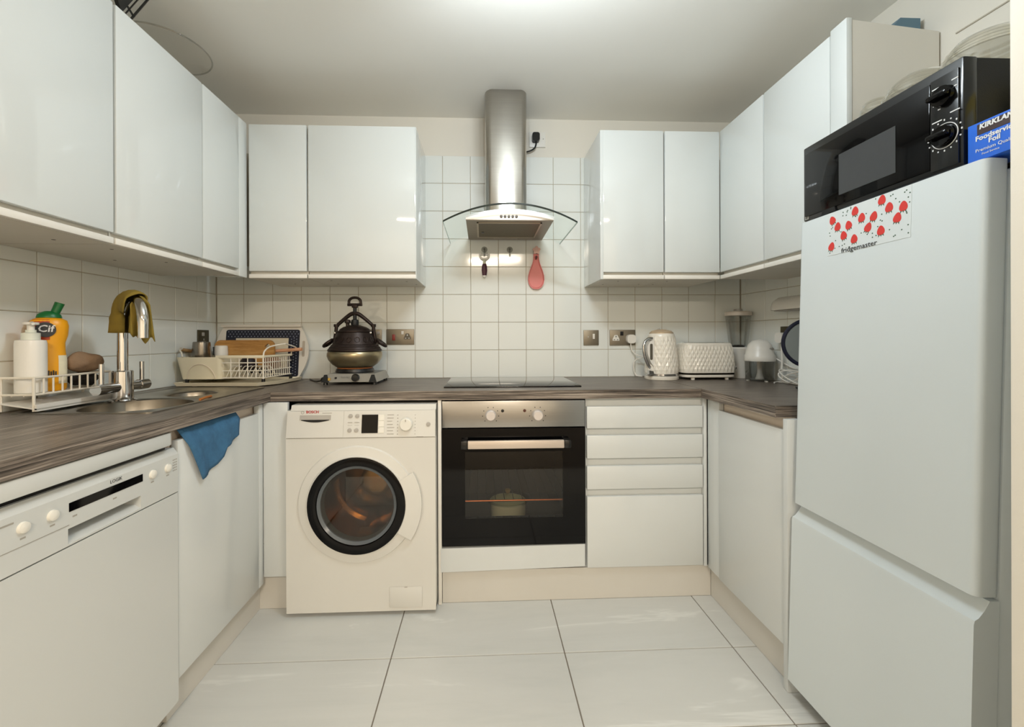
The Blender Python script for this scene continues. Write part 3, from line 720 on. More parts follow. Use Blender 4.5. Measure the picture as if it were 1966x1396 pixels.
# ------------------------------------------------------------------ sockets on the back wall
def plate(name, label, x0, x1, z0, z1, y=0, m=plate_steel, cat='socket'):
    t = thing(name, label, cat, ((x0 + x1) / 2, y, (z0 + z1) / 2))
    B().box(x0, x1, y - .007, y - .0005, z0, z1, .002).go('face_plate', m, t); return t
def socket_holes(t, x, z, y, m=white_plastic, ins=print_black):
    B().prism(arc(x, z - .006, .019, PI, 0, 10)[:1] + [(x - .019, z - .014), (x + .019, z - .014), (x + .019, z - .004), (x + .008, z + .018), (x - .008, z + .018), (x - .019, z - .004)], 'Y', y - .0085, y - .0065).go('socket_insert', m, t)
    b = B(); b.box(x - .0025, x + .0025, y - .0092, y - .008, z + .005, z + .013); b.box(x - .0125, x - .006, y - .0092, y - .008, z - .010, z - .006); b.box(x + .006, x + .0125, y - .0092, y - .008, z - .010, z - .006)
    b.go('socket_slots', ins, t)
t = plate('wall_socket', 'steel cooker switch plate with red rocker, right of the pressure cooker', -.310, -.158, 1.062, 1.147)
B().box(-.277, -.261, -.011, -.006, 1.085, 1.118, .001).go('red_switch', mat('rocker_red', '8c2f2a', .4), t)
B().box(-.228, -.215, -.010, -.006, 1.118, 1.136, .001).go('white_switch', white_plastic, t)
socket_holes(t, -.195, 1.105, 0, mat('socket_dark_insert', '5a5346', .4), print_white)
t = plate('wall_socket', 'steel socket plate partly hidden behind the pressure cooker', -.405, -.334, 1.064, 1.146)
B().box(-.36, -.345, -.010, -.006, 1.12, 1.134, .001).go('switch', grey_plastic, t)
t = plate('wall_switch', 'square steel switch plate with one white rocker, right of the hob', .783, .869, 1.054, 1.139, cat='switch')
B().box(.834, .846, -.011, -.006, 1.089, 1.118, .001).go('rocker', white_plastic, t)
B().lathe([(.004, 0), (.004, -.002)], (.809, -.007, 1.101), 'Y', 12).go('neon', grey_plastic, t)
t = plate('wall_socket', 'double steel wall socket holding the kettle plug', .931, 1.077, 1.053, 1.140)
socket_holes(t, .966, 1.093, 0)
for x in (.990, .999): B().box(x, x + .0085, -.011, -.006, 1.108, 1.131, .001).go('switch', black_plastic, t)
t = thing('kettle_plug', 'white plug with curly white lead, in the double steel socket', 'plug', (1.045, -.006, 1.09))
B().prism(rrect(1.022, 1.070, 1.064, 1.113, .018), 'Y', -.036, -.0075).go('body', white_plastic, t)
B().tube(bez([(1.046, -.02, 1.066), (1.047, -.02, 1.045), (1.055, -.02, 1.02), (1.075, -.03, 1.0), (1.10, -.06, .992)], 20), .0035, 8).go('lead', white_plastic, t)
B().tube(bez([(1.10, -.05, .985), (1.075, -.03, .975), (1.060, -.022, .95), (1.062, -.022, .915), (1.075, -.03, .886), (1.10, -.05, .882)], 24), .003, 8).go('lead_loop', white_plastic, t)
t = thing('wall_socket', 'dark steel socket plate on the left wall near the corner', 'socket', (XL, -.115, 1.10))
B().box(XL + .0005, XL + .007, -.157, -.072, 1.058, 1.143, .002).go('face_plate', dark_plate, t)
B().box(XL + .006, XL + .010, -.13, -.112, 1.112, 1.130, .001).go('switch', grey_plastic, t)
b = B()
for y in (-.115, -.125, -.105): b.box(XL + .006, XL + .0085, y - .003, y + .003, 1.075 + (.014 if y == -.115 else 0), 1.085 + (.014 if y == -.115 else 0))
b.go('socket_slots', print_grey, t)

# ------------------------------------------------------------------ mixer tap with cloth
tx, ty = -1.042, -.819
t = thing('mixer_tap', 'chrome mixer tap with two lever arms and swan-neck spout by the sink', 'tap', (tx, ty, zt))
B().lathe([(.040, 0), (.040, .004), (.030, .008), (.0295, .104), (.027, .107), (.016, .108)], (tx, ty, zt - .0005), n=28).go('body', chrome, t)
dv = Vector((.84, -.54, 0)).normalized()
H0 = Vector((tx, ty, 0)); R_ = .082
pts = [H0 + Vector((0, 0, .985)), H0 + Vector((0, 0, 1.10)), H0 + Vector((0, 0, 1.155))]
pts += [H0 + dv * (R_ - R_ * math.cos(a)) + Vector((0, 0, 1.155 + R_ * math.sin(a))) for a in [PI * k / 14 for k in range(1, 15)]]
E_ = pts[-1].copy(); pts += [E_ + Vector((0, 0, -.03)), E_ + Vector((0, 0, -.055))]
spout_path = [p.copy() for p in pts]
B().tube(pts, .0155, 16).go('spout', chrome, t, angle=60)
B().cyl((tx, ty - .088, .930), (tx, ty + .088, .930), .0165, n=18).go('cross_bar', chrome, t)
for s_ in (-1, 1):
    B().cyl((tx, ty + s_ * .066, .930), (tx, ty + s_ * .105, .930), .0185, n=18).go('handle_hub', chrome, t)
    B().cyl((tx, ty + s_ * .083, .935), (tx, ty + s_ * .083, 1.014), .0072, n=12).go('lever', chrome, t)
side = dv.cross(Vector((0, 0, 1))).normalized()
# cloth: a tunnel over the rising pipe and the crown of the arch, with a flap hanging behind the outlet
AC = H0 + dv * R_ + Vector((0, 0, 1.155))
path = [(H0 + Vector((0, 0, z)), -dv) for z in (1.118, 1.135, 1.150)]
path += [(AC + (-dv * math.cos(a) + Vector((0, 0, 1)) * math.sin(a)) * R_, -dv * math.cos(a) + Vector((0, 0, 1)) * math.sin(a)) for a in [PI * .66 * k / 12 for k in range(13)]]
cl = []
for k_, (p, out_) in enumerate(path):
    f = k_ / (len(path) - 1); row = []
    for i in range(17):
        a = (i - 8) / 8 * 2.35
        r0 = .0205 + .0025 * math.sin(f * 9 + i * .8) + (.006 if f < .3 else .002)
        af = (i - 8) / 8 * 3.0; rw = r0 * 1.28 + .003 * math.sin(i * 1.7 + f * 4)
        full = p + side * (math.sin(af) * rw) + out_ * (math.cos(af) * rw * .95)
        if abs(a) <= PI / 2: q = p + side * (math.sin(a) * r0 * 1.25) + out_ * (math.cos(a) * r0)
        else:
            sg = 1 if a > 0 else -1; w_ = abs(a) - PI / 2
            q = p + side * (sg * r0 * 1.25) - out_ * (w_ * .052) - Vector((0, 0, w_ * .012 * f))
        wgt = max(0, min(1, (.62 - f) / .25)); row.append(q.lerp(full, wgt))
    cl.append(row)
b = B().grid(cl)
Ee = AC + dv * R_; away = Vector((-.62, .78, 0)).normalized(); acr = Vector((.78, .62, 0)).normalized()
fl2 = []
for j in range(10):
    f = j / 9; row = []
    for i in range(11):
        u = (i - 5) / 5
        z = 1.242 - .030 * u * u * (1 - f) - f * (.150 + .012 * math.sin(i * 1.3) - .022 * (u < -.5))
        q = Ee + away * (.027 - .018 * u * u + .004 * math.sin(5 * f + i)) + acr * (u * (.026 + .006 * f)) + dv * (-.02 * (1 - f))
        row.append(Vector((q.x, q.y, z)))
    fl2.append(row)
b.grid(fl2)
o = b.go('dish_cloth', yellow_cloth, None, angle=80)
md = o.modifiers.new('thick', 'SOLIDIFY'); md.thickness = .003; md.offset = 1
tag(recenter(o, (tx + .03, ty - .03, 1.23)), 'mustard yellow dish cloth draped over the tap spout', 'cloth')

# ------------------------------------------------------------------ soap caddy and bottles
cz_ = .8835
t = thing('sink_caddy', 'white wire sink caddy with a rail and sloping drip tray, left of the tap', 'caddy', (-1.15, -.92, cz_))
ca, sa = math.cos(.10), math.sin(.10)
def cd(u, v, z): # u along the length (towards the corner), v outwards from the wall
    return Vector((-1.198 + v * ca - u * sa * .35, -1.052 + u * ca, z))
L_, D_ = .268, .094
tb = B(); q = [cd(-.004, .0, .905), cd(L_ + .01, .0, .905), cd(L_ + .01, D_ + .012, .888), cd(-.004, D_ + .012, .888)]
tb.rings([[p for p in q], [p + Vector((0, 0, .004)) for p in q]]); tb.go('lower_tray', white_plastic, t)
tb = B(); q = [cd(-.004, D_ + .006, .884), cd(L_ + .01, D_ + .006, .884), cd(L_ + .01, D_ + .012, .884), cd(-.004, D_ + .012, .884)]
tb.rings([[p for p in q], [p + Vector((0, 0, .020)) for p in q]]); tb.go('tray_lip', white_plastic, t)
for z, nm in ((.982, 'top_rail'), (.932, 'lower_rail')):
    B().tube([cd(0, 0, z), cd(0, D_, z), cd(L_, D_, z), cd(L_, 0, z)], .0036 if z > .95 else .003, 8).go(nm, wire_white, t)
for k in range(1, 9): B().cyl(cd(L_ * k / 9, D_, .932), cd(L_ * k / 9, D_, .982), .0026, n=8).go('rail_bar', wire_white, t)
for u, v in ((0, 0), (0, D_), (L_, D_), (L_, 0)): B().cyl(cd(u, v, .8835), cd(u, v, .984), .0038, n=8).go('post', wire_white, t)
wb = B()
for k in range(1, 14): wb.cyl(cd(L_ * k / 14, 0, .930), cd(L_ * k / 14, D_, .930), .0022, n=6)
wb.cyl(cd(0, .03, .9285), cd(L_, .03, .9285), .0022, n=6); wb.cyl(cd(0, .065, .9285), cd(L_, .065, .9285), .0022, n=6)
stuff(wb.go('shelf_wires', wire_white, t))
sbx, sby = -1.155, -1.010
t = thing('soap_bottle', 'plain white pump soap bottle standing in the sink caddy', 'bottle', (sbx, sby, .932))
B().lathe([(.034, 0), (.038, .004), (.038, .152), (.036, .161), (.024, .163), (.001, .163)], (sbx, sby, .9325), n=32, sx=1.0, sy=.85).go('body', white_plastic, t)
B().lathe([(.021, 0), (.021, .020), (.012, .022), (.012, .030), (.001, .03)], (sbx, sby, 1.0955), n=20).go('collar', mat('pump_white', 'd9ddd2', .35), t)
p_ = B(); p_.lathe([(.0085, 0), (.0085, .014), (.018, .016), (.018, .023), (.001, .024)], (sbx, sby, 1.1255), n=18); p_.tube([(sbx, sby, 1.144), (sbx + .016, sby - .012, 1.146), (sbx + .032, sby - .025, 1.143)], .006, 8, .004)
p_.go('pump_head', white_plastic, t)
bx, by = -1.170, -.940
t = thing('cleaner_bottle', 'yellow cream cleaner bottle with green cap behind the white soap bottle', 'bottle', (bx, by, .932))
dirv = (Vector((.2177, -2.354, 0)) - Vector((bx, by, 0))).normalized(); tang = Vector((dirv.y, -dirv.x, 0)); tang = -tang if tang.x < 0 else tang
def ell(z, a_, b_, n=28, ex=0): return [Vector((bx, by, z)) + tang * (a_ * math.cos(2 * PI * i / n)) + dirv * (b_ * math.sin(2 * PI * i / n)) for i in range(n)]
sh = [(.9325, .036, .024), (.94, .040, .027), (1.03, .040, .027), (1.06, .037, .026), (1.085, .0365, .026), (1.11, .043, .028), (1.14, .045, .029), (1.157, .041, .027), (1.165, .028, .021)]
B().rings([ell(*q) for q in sh]).go('body', yellow_bottle, t, angle=60)
B().rings([ell(1.1655, .030, .022), ell(1.176, .027, .021), ell(1.183, .018, .016), ell(1.187, .010, .010)]).go('cap', green_cap, t, angle=60)
nz = Vector((bx, by, 0)) + tang * .012
B().tube([nz + Vector((0, 0, 1.178)), nz + tang * .006 + Vector((0, 0, 1.196)), nz + tang * .012 + Vector((0, 0, 1.214))], .011, 12, .0125).go('spout', green_cap, t)
def band(za, zb, ang0, ang1, off, name, m, zfun=None):
    rows = []
    for z in [za + (zb - za) * k / 6 for k in range(7)]:
        # interpolate section
        for (q0, q1) in zip(sh, sh[1:]):
            if q0[0] <= z <= q1[0]:
                f = (z - q0[0]) / (q1[0] - q0[0]); A = q0[1] + (q1[1] - q0[1]) * f + off; Bb = q0[2] + (q1[2] - q0[2]) * f + off
        rows.append([Vector((bx, by, z)) + tang * (A * math.cos(a)) + dirv * (Bb * math.sin(a)) for a in [ang0 + (ang1 - ang0) * i / 16 for i in range(17)]])
    return B().grid(rows).go(name, m, t, angle=70)
band(1.095, 1.160, math.radians(178), math.radians(88), .0008, 'red_label', red_label)
band(.955, 1.045, math.radians(60), math.radians(8), .0008, 'side_label', pale_label)
lg = Vector((bx, by, 1.127)) + dirv * .0315 - tang * .008
b = B(); b.rings([[lg + tang * (.0235 * math.cos(2 * PI * i / 32)) + Vector((0, 0, .0235 * math.sin(2 * PI * i / 32))) + dirv * h for i in range(32)] for h in (-.004, .0)]); b.go('logo_disc', print_black, t)
AX['bottle'] = (tang, Vector((0, 0, 1)))
text('logo_lettering', 'Cif', .030, lg + dirv * .0005 - Vector((0, 0, .0125)), 'bottle', print_white, t, 'CENTER', bold=.0005, shear=.12)
b = B()
for q in range(5):
    c_ = Vector((bx, by, .982)) + dirv * .0278 + tang * (.004 + .0052 * q - .012)
    b.rings([[c_ + tang * dx_ + Vector((0, 0, dz_)) + dirv * h for dx_, dz_ in ((0, 0), (.0032, 0), (.0032, .013 + .003 * (q % 2)), (0, .013 + .003 * (q % 2)))] for h in (-.003, .0006)])
stuff(b.go('label_print', print_black, t))
# brown sponge on the rail and black scourer in the basket
def blob(name, c_, r_, label, cat, m, seed, rough=.18, sub=4, rot=0):
    bm = bmesh.new(); bmesh.ops.create_icosphere(bm, subdivisions=sub, radius=1)
    rnd = random.Random(seed); ph = [rnd.uniform(0, 6) for _ in range(6)]
    for v in bm.verts:
        p = v.co; k_ = 1 + rough * (math.sin(3 * p.x + ph[0]) * math.sin(2.5 * p.y + ph[1]) + .5 * math.sin(5 * p.z + ph[2]) * math.sin(4 * p.y + ph[3]))
        v.co = Vector((p.x * r_[0], p.y * r_[1], p.z * r_[2])) * k_
    me = bpy.data.meshes.new(name); bm.to_mesh(me); bm.free(); o = link(name, me, m, None, True, 70)
    o.location = c_; o.rotation_euler.z = rot
    return tag(o, label, cat)
blob('scrubbing_pad', (-1.152, -.838, 1.018), (.034, .058, .034), 'brown fabric scrubbing pad resting on the end of the caddy rail', 'sponge', sponge_m, 3)
blob('scouring_pad', (-1.152, -.845, .960), (.033, .040, .024), 'black scouring pad inside the caddy below the brown pad', 'sponge', black_sponge, 8, .22)
o = B().tube(bez([(-.80, -.725, .8815), (-.79, -.77, .883), (-.785, -.81, .8815)], 10), .0045, 8).go('orange_scrap', orange, None)
tag(recenter(o, (-.79, -.77, .8815)), 'small orange-brown scrap lying on the sink rim near the front edge', 'scrap')

# ------------------------------------------------------------------ drying rack
t = thing('drip_tray', 'cream plastic drip tray under the dish rack', 'tray', (-.95, -.25, .881))
zt0 = WT + .0055
pl_ = [(-1.185, -.375), (-.80, -.395), (-.745, -.30), (-.725, -.095), (-1.185, -.095)]
b = B(); ctr = Vector((-.95, -.23))
def ins(p, k_): v = Vector(p); return ctr + (v - ctr) * k_
b.rings([[(*ins(p, .96), zt0) for p in pl_], [(*ins(p, 1), zt0 + .016) for p in pl_], [(*ins(p, .97), zt0 + .016) for p in pl_], [(*ins(p, .93), zt0 + .006) for p in pl_]]); b.go('tray', cream_plastic, t)
for x, y in ((-1.12, -.33), (-.83, -.33), (-1.12, -.12), (-.78, -.12)): B().lathe([(.01, 0), (.01, .008)], (x, y, WT - .0005 + .0), n=10).go('foot', cream_plastic, t)
rz0, rz1 = .905, 1.010
t = thing('dish_rack', 'cream dish rack with solid cutlery bin and white wire basket', 'dish rack', (-.96, -.22, rz0))
x0, x1, xm, y0, y1 = -1.205, -.800, -.985, -.345, -.105
# cutlery bin
bi = B(); bi.rings([[(x, y, z) for x, y in rrect(-1.180 + e, xm - .01 - e * .4, -.335 + e, -.12 - e, .02)] for e, z in ((0, .909), (-.016, 1.012), (-.010, 1.012), (.006, .915))])
bi = bi.go('cutlery_bin', cream_plastic, t)
pts = [(-1.085 + .062 * math.cos(a), -.3375 - .006, .912 + .068 * math.sin(a)) for a in [PI * k / 20 for k in range(21)]]
B().tube([(x, -.338 - (z - .909) * .155, z) for x, y, z in pts], .0014, 6).go('bin_arch', channel_mat, bi)
# wires
TOPR = [(x0 + .21, y0, rz1), (x1, y0, rz1), (x1 + .02, y1, rz1), (x0 + .21, y1, rz1)]
B().box(xm - .03, x1 + .004, y0 - .004, y0 + .004, rz1 - .004, rz1 + .010, .002).go('front_band', cream_plastic, t)
B().tube([(x1, y0, rz1 + .003), (x1 + .022, y1, rz1 + .003)], .006, 8).go('side_band', cream_plastic, t)
B().tube([(x1 + .022, y1, rz1 + .002), (xm, y1, rz1 + .002)], .0035, 8).go('back_rail', wire_white, t)
for z in (.915, .948, .985): B().tube([(xm, y0, z), (x1, y0, z), (x1 + .02, y1, z)], .0026, 8).go('rail', wire_white, t)
B().tube([(xm, y1, .915), (x1 + .02, y1, .915)], .0026, 8).go('rail', wire_white, t)
for k_ in range(4): B().cyl((xm + .038 * (k_ + 1), y0, .915), (xm + .038 * (k_ + 1), y0, rz1), .0024, n=8).go('front_wire', wire_white, t)
for k_ in range(1, 13):
    f = k_ / 13; xx, yy = x1 + .02 * f, y0 + (y1 - y0) * f
    B().cyl((xx, yy, .915), (xx, yy, rz1), .0022, n=8).go('side_wire', wire_white, t)
B().cyl((x1, y0, .905), (x1, y0, rz1 + .004), .004, n=8).go('corner_post', wire_white, t)
for k_ in range(9):
    xx = xm + .005 + .019 * k_
    B().tube(bez([(xx, y0 + .02, .916), (xx + .006, y0 + .05, .960), (xx + .010, y0 + .075, .966), (xx + .014, y0 + .10, .960), (xx + .02, y0 + .13, .916)], 14), .0022, 6).go('plate_wire', wire_white, t)
for k_ in range(8): B().cyl((xm + .023 * k_, y0, .9155), (xm + .018 * k_, y1, .9155), .002, n=6).go('floor_wire', wire_white, t)
B().tube(bez([(x1, y0, rz1 + .005), (x1 + .002, y0 + .01, rz1 + .03), (x1 + .012, y0 + .05, rz1 + .05), (x1 + .05, y0 + .11, rz1 + .062)][:4], 16), .0036, 8).go('handle_loop', wire_white, t)
B().tube(bez([(x1 + .022, y1, rz1 + .003), (x1 + .024, y1, rz1 + .02), (x1 + .05, y1 - .01, rz1 + .040), (x1 + .05, y0 + .11, rz1 + .062)], 16), .0036, 8).go('handle_loop', wire_white, t)
B().tube(bez([(-1.175, -.33, 1.013), (-1.182, -.325, 1.03), (-1.200, -.31, 1.045), (-1.212, -.27, 1.052)], 16), .0036, 8).go('handle_loop', wire_white, t)
for x, y in ((-1.155, -.33), (x1, y0), (x1 + .018, y1), (-1.155, -.13)): B().lathe([(.008, 0), (.008, .022)], (x, y, zt0 + .0065), n=10).go('rubber_foot', black_plastic, t)
# things in the rack
t = thing('cutting_board', 'brown wooden cutting board with a round hole standing in the dish rack', 'cutting board', (-.99, -.15, .962))
b = B(); angs = 40
hxc, hzc, hr = -.874, 1.058, .0135
outer = rrect(-1.135, -.842, .950, 1.090, .030, 8)
inner = []
for x, z in outer:
    a = math.atan2(z - hzc, x - hxc); inner.append((hxc + hr * math.cos(a), hzc + hr * math.sin(a)))
b.rings([[(x, -.142, z) for x, z in inner], [(x, -.158, z) for x, z in inner], [(x, -.158, z) for x, z in outer], [(x, -.142, z) for x, z in outer], [(x, -.142, z) for x, z in inner]], False, False)
b.go('board', board_wood, t)
o = B().tube([(-.90, -.125, 1.030), (-.715, -.125, 1.042)], .009, 10).go('rolling_stick', stick_pink, None)
tag(recenter(o, (-.8, -.125, 1.036)), 'pinkish wooden stick poking out of the dish rack beside the cutting board', 'utensil')
o = B().tube([(-1.212, -.285, 1.047), (-1.195, -.13, 1.020)], .008, 10).go('wooden_spoon', stick_wood, None)
tag(recenter(o, (-1.14, -.24, 1.03)), 'pale wooden spoon handle lying over the left end of the dish rack', 'utensil')
t = thing('steel_cup', 'upturned stainless steel cup in the cutlery bin', 'cup', (-1.140, -.25, .96))
B().lathe([(.044, 0), (.046, .004), (.036, .115), (.033, .118), (.001, .118)], (-1.140, -.25, .965), n=28).go('cup_wall', cup_steel, t)
B().lathe([(.001, 0), (.012, .0), (.012, .001)], (-1.140, -.25, 1.0832), n=16).go('base_mark', grey_plastic, t)
o = B().lathe([(.026, 0), (.030, .05), (.028, .085), (.024, .088), (.001, .088)], (-1.092, -.175, .975), n=20).go('white_cup', white_plastic, None)
tag(recenter(o, (-1.092, -.175, .975)), 'small white cup in the cutlery bin behind the steel cup', 'cup')
o = B().lathe([(.022, 0), (.028, .07), (.030, .12), (.026, .12), (.02, .01), (.001, .005)], (-1.155, -.085, .935), n=20).go('dark_tumbler', dark_bowl, None)
tag(recenter(o, (-1.155, -.085, .935)), 'dark tumbler between the cutlery bin and the cutting board', 'cup')
def bowl(x, y, z, r, h, m, label):
    o = B().lathe([(r * .5, 0), (r * .55, .004), (r * .9, h * .55), (r, h), (r * .96, h), (r * .85, h * .55), (r * .45, .008), (.001, .008)], (0, 0, 0), n=28).go('bowl', m, None)
    o.location = (x, y, z); o.rotation_euler = (math.radians(-72), 0, math.radians(10)); return tag(o, label, 'bowl')
bowl(-.915, -.275, .962, .040, .032, dark_bowl, 'dark bowl leaning in the wire part of the dish rack')
bowl(-.850, -.175, .966, .042, .03, brown_bowl, 'brown bowl leaning in the dish rack beside the dark bowl')
# serving tray against the wall
t = thing('serving_tray', 'white serving tray with dark blue dotted border leaning on the back wall', 'tray', (-.955, -.07, WT))
y_at = lambda z: -.058 + .035 * (z - WT) / .30
def slab(poly, d0, d1): return B().rings([[(x, y_at(z) + d, z) for x, z in poly] for d in (d0, d1)])
cx_ = -.955; zb, ztp = WT + .001, 1.172
out_ = [(cx_ - .205, zb), (cx_ + .19, zb)] + [(cx_ + .19 + .052 * math.sin(PI * k / 14), zb + (ztp - zb) * k / 14) for k in range(1, 14)] + [(cx_ + .19, ztp), (cx_ - .205, ztp)] + [(cx_ - .205 - .045 * math.sin(PI * k / 14), ztp + (zb - ztp) * k / 14) for k in range(1, 14)]
slab(out_, -.008, .004).go('tray_body', mat('tray_white', 'dcd8cf', .35), t)
for q in ((cx_ - .215, cx_ + .20, ztp - .012, ztp), (cx_ - .215, cx_ + .20, zb, zb + .012)): B().rings([[(x, y_at(z) + d, z) for x, z in ((q[0], q[2]), (q[1], q[2]), (q[1], q[3]), (q[0], q[3]))] for d in (-.022, -.006)]).go('rim', mat('tray_white', 'dcd8cf', .35), t)
bord = rrect(cx_ - .193, cx_ + .193, .895, 1.145, .012)
nb = slab(bord, -.0095, -.0078).go('dotted_border', navy_m, t)
slab([(cx_ - .140, .94), (cx_ + .135, .94), (cx_ + .135, 1.100), (cx_ - .140, 1.100)], -.0105, -.009).go('inner_panel', mat('tray_cream', 'd3cab4', .4), t)
dm = B(); drop_c = mat('dot_pale', '8d93a4', .5)
for r_i, z in enumerate((1.134, 1.122, 1.109)):
    for i in range(22):
        x = cx_ - .18 + i * .017 + (.0085 if r_i % 2 else 0); dm.box(x - .002, x + .002, y_at(z) - .0102, y_at(z) - .009, z - .0025, z + .0025)
for r_i, x in enumerate((cx_ + .150, cx_ + .164, cx_ + .178)):
    for i in range(14):
        z = .905 + i * .0145 + (.007 if r_i % 2 else 0); dm.box(x - .002, x + .002, y_at(z) - .0102, y_at(z) - .009, z - .0025, z + .0025)
stuff(dm.go('dots', drop_c, nb))
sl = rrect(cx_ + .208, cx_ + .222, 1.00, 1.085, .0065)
slab(sl, -.0088, -.007).go('handle_slot', mat('slot_wall_tone', 'b3a99b', .6), t)  # flat inset coloured like the wall showing through the handle hole
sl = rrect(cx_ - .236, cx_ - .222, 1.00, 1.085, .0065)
slab(sl, -.0088, -.007).go('handle_slot', mat('slot_wall_tone', 'b3a99b', .6), t)

# ------------------------------------------------------------------ hotplate and pressure cooker
px, py = -.425, -.19
t = thing('hotplate', 'silver electric hotplate with black knob under the pressure cooker', 'hotplate', (-.415, -.19, WT))
x0, x1, y0, y1 = -.528, -.288, -.315, -.065
zb0, zb1 = WT + .014, WT + .052
B().rings([[(x0 - .010, y0 - .010, zb0), (x1 + .006, y0 - .010, zb0), (x1 + .006, y1, zb0), (x0 - .01, y1, zb0)], [(x0 + .01, y0 + .008, zb1), (x1 - .01, y0 + .008, zb1), (x1 - .01, y1 - .01, zb1), (x0 + .01, y1 - .01, zb1)]]).go('body', mat('hotplate_silver', '9b978f', .35, .6), t)
for x in (x0 - .004, x1 - .022):
    B().rings([[(x - .012, y0 - .0125, zb0 - .001), (x + .026, y0 - .0125, zb0 - .001), (x + .026, y0 + .02, zb0 - .001), (x - .012, y0 + .02, zb0 - .001)], [(x - .002, y0 + .002, zb1 - .004), (x + .012, y0 + .002, zb1 - .004), (x + .012, y0 + .02, zb1 - .004), (x - .002, y0 + .02, zb1 - .004)]]).go('corner_guard', black_plastic, t)
for x in (x0, x1 - .01):
    for y in (y0 + .005, y1 - .02): B().lathe([(.011, 0), (.009, .014)], (x, y, WT + .0002), n=12).go('foot', black_plastic, t)
B().lathe([(.019, .004), (.0195, -.004), (.015, -.016), (.001, -.017)], (-.385, y0 - .002, WT + .033), 'Y', 22).go('knob', black_plastic, t)
B().lathe([(.005, .004), (.005, -.004)], (-.478, y0 - .001, WT + .033), 'Y', 12).go('pilot_light', black_plastic, t)
B().box(-.512, -.502, y0 - .010, y0 - .002, WT + .022, WT + .034).go('warning_label', mat('label_ochre', 'c8a24a', .5), t)
text('fine_lettering', 'Electric Stove', .0075, (-.452, y0 - .0075, WT + .034), 'back', print_black, t)
B().lathe([(.092, 0), (.094, .004), (.090, .018), (.001, .019)], (px, py, zb1), n=36).go('heating_plate', black_plastic, t)
B().tube(bez([(x0 - .006, y0 + .05, WT + .03), (x0 - .035, y0 + .06, WT + .028), (x0 - .055, y0 + .09, WT + .012), (x0 - .10, y0 + .14, WT + .005), (x0 - .17, y1, WT + .005)], 24), .0042, 8).go('power_cord', black_plastic, t)
pz = zb1 + .0195
t = thing('pressure_cooker', 'dark cast pressure cooker with worn brass base and screw-down lid, on the hotplate', 'pressure cooker', (px, py, pz))
B().lathe([(.082, 0), (.084, .004), (.088, .006), (.110, .022), (.126, .042), (.1335, .062), (.1325, .078), (.128, .084)], (px, py, pz), n=48).go('base_shell', brass, t, angle=50)
B().lathe([(.084, .0005), (.0855, .0045), (.083, .0055)], (px, py, pz), n=40, cap=False).go('glow_ring', glow_red, t)
up = B().lathe([(.1285, .0842), (.1315, .088), (.129, .096), (.125, .098), (.122, .106), (.118, .108), (.112, .118), (.108, .120), (.098, .150), (.090, .170), (.0875, .178), (.092, .181), (.092, .186), (.078, .187)], (px, py, pz), n=48).go('upper_shell', cast_dark, t, angle=30)
for k_ in range(16):
    a = 2 * PI * k_ / 16
    q = Vector((px + .1005 * math.cos(a), py + .1005 * math.sin(a), pz + .143)); tt = Vector((-math.sin(a), math.cos(a), 0)); w_ = Vector((-.3 * math.cos(a), -.3 * math.sin(a), .95))
    B().tube([q + tt * (.011 * math.cos(f)) + w_ * (.013 * math.sin(f)) for f in [2 * PI * i / 10 for i in range(10)]], .0022, 5, closed=True).go('relief_scroll', cast_dark, up)
B().lathe([(.077, .1875), (.072, .196), (.055, .207), (.035, .212), (.026, .216), (.001, .217)], (px, py, pz), n=40).go('lid', cast_dark, t, angle=40)
B().lathe([(.009, .2), (.009, .224), (.015, .228), (.014, .240), (.006, .244), (.001, .244)], (px - .030, py - .02, pz), n=16).go('safety_valve', cast_dark, t)
B().lathe([(.018, .214), (.020, .226), (.017, .242), (.009, .246), (.009, .31), (.001, .31)], (px, py, pz), n=18).go('screw_spindle', black_rough, t)
zbz = pz + .275
for s_ in (-1, 1):
    B().tube(bez([(px, py, zbz), (px + s_ * .020, py, zbz - .004), (px + s_ * .052, py, zbz - .028), (px + s_ * .086, py, zbz - .058)], 16), .0115, 10, .0085).go('bridge_arm', cast_dark, t)
    B().lathe([(.013, 0), (.013, .014)], (px + s_ * .092, py, zbz - .068), n=14).go('bridge_end', cast_dark, t)
    B().tube([(px + s_ * .092, py, zbz - .062), (px + s_ * .094, py, zbz - .088), (px + s_ * .100, py, zbz - .128)], .0085, 10).go('bridge_leg', cast_dark, t)
    B().lathe([(.005, 0), (.005, -.004), (.001, -.005)], (px + s_ * .088, py - .036, pz + .177), 'Y', 10).go('rivet', chrome, t)
    cc = Vector((px + s_ * .132, py, pz + .126)); ax = Vector((s_ * .80, 0, -.60)); up_ = Vector((0, 1, 0))
    B().tube([cc + ax * (.027 * math.cos(f)) + up_ * (.024 * math.sin(f)) for f in [2 * PI * i / 20 for i in range(20)]], .0078, 8, closed=True).go('side_handle', cast_dark, t)
    B().box(px + s_ * .106 - .012, px + s_ * .106 + .012, py - .012, py + .012, pz + .128, pz + .150, .004).go('handle_lug', cast_dark, t)
hz = pz + .318
B().box(px - .014, px + .014, py - .012, py + .012, pz + .303, pz + .318, .004).go('handle_boss', cast_dark, t)
B().tube(bez([(px - .036, py, hz + .001), (px + .036, py, hz + .001)], 4), .0075, 10).go('handle_bar', cast_dark, t)
B().tube(bez([(px - .029, py, hz), (px - .028, py, hz + .022), (px - .016, py, hz + .034), (px, py, hz + .037), (px + .016, py, hz + .034), (px + .028, py, hz + .022), (px + .029, py, hz)], 30), .0068, 10).go('handle_bow', cast_dark, t)

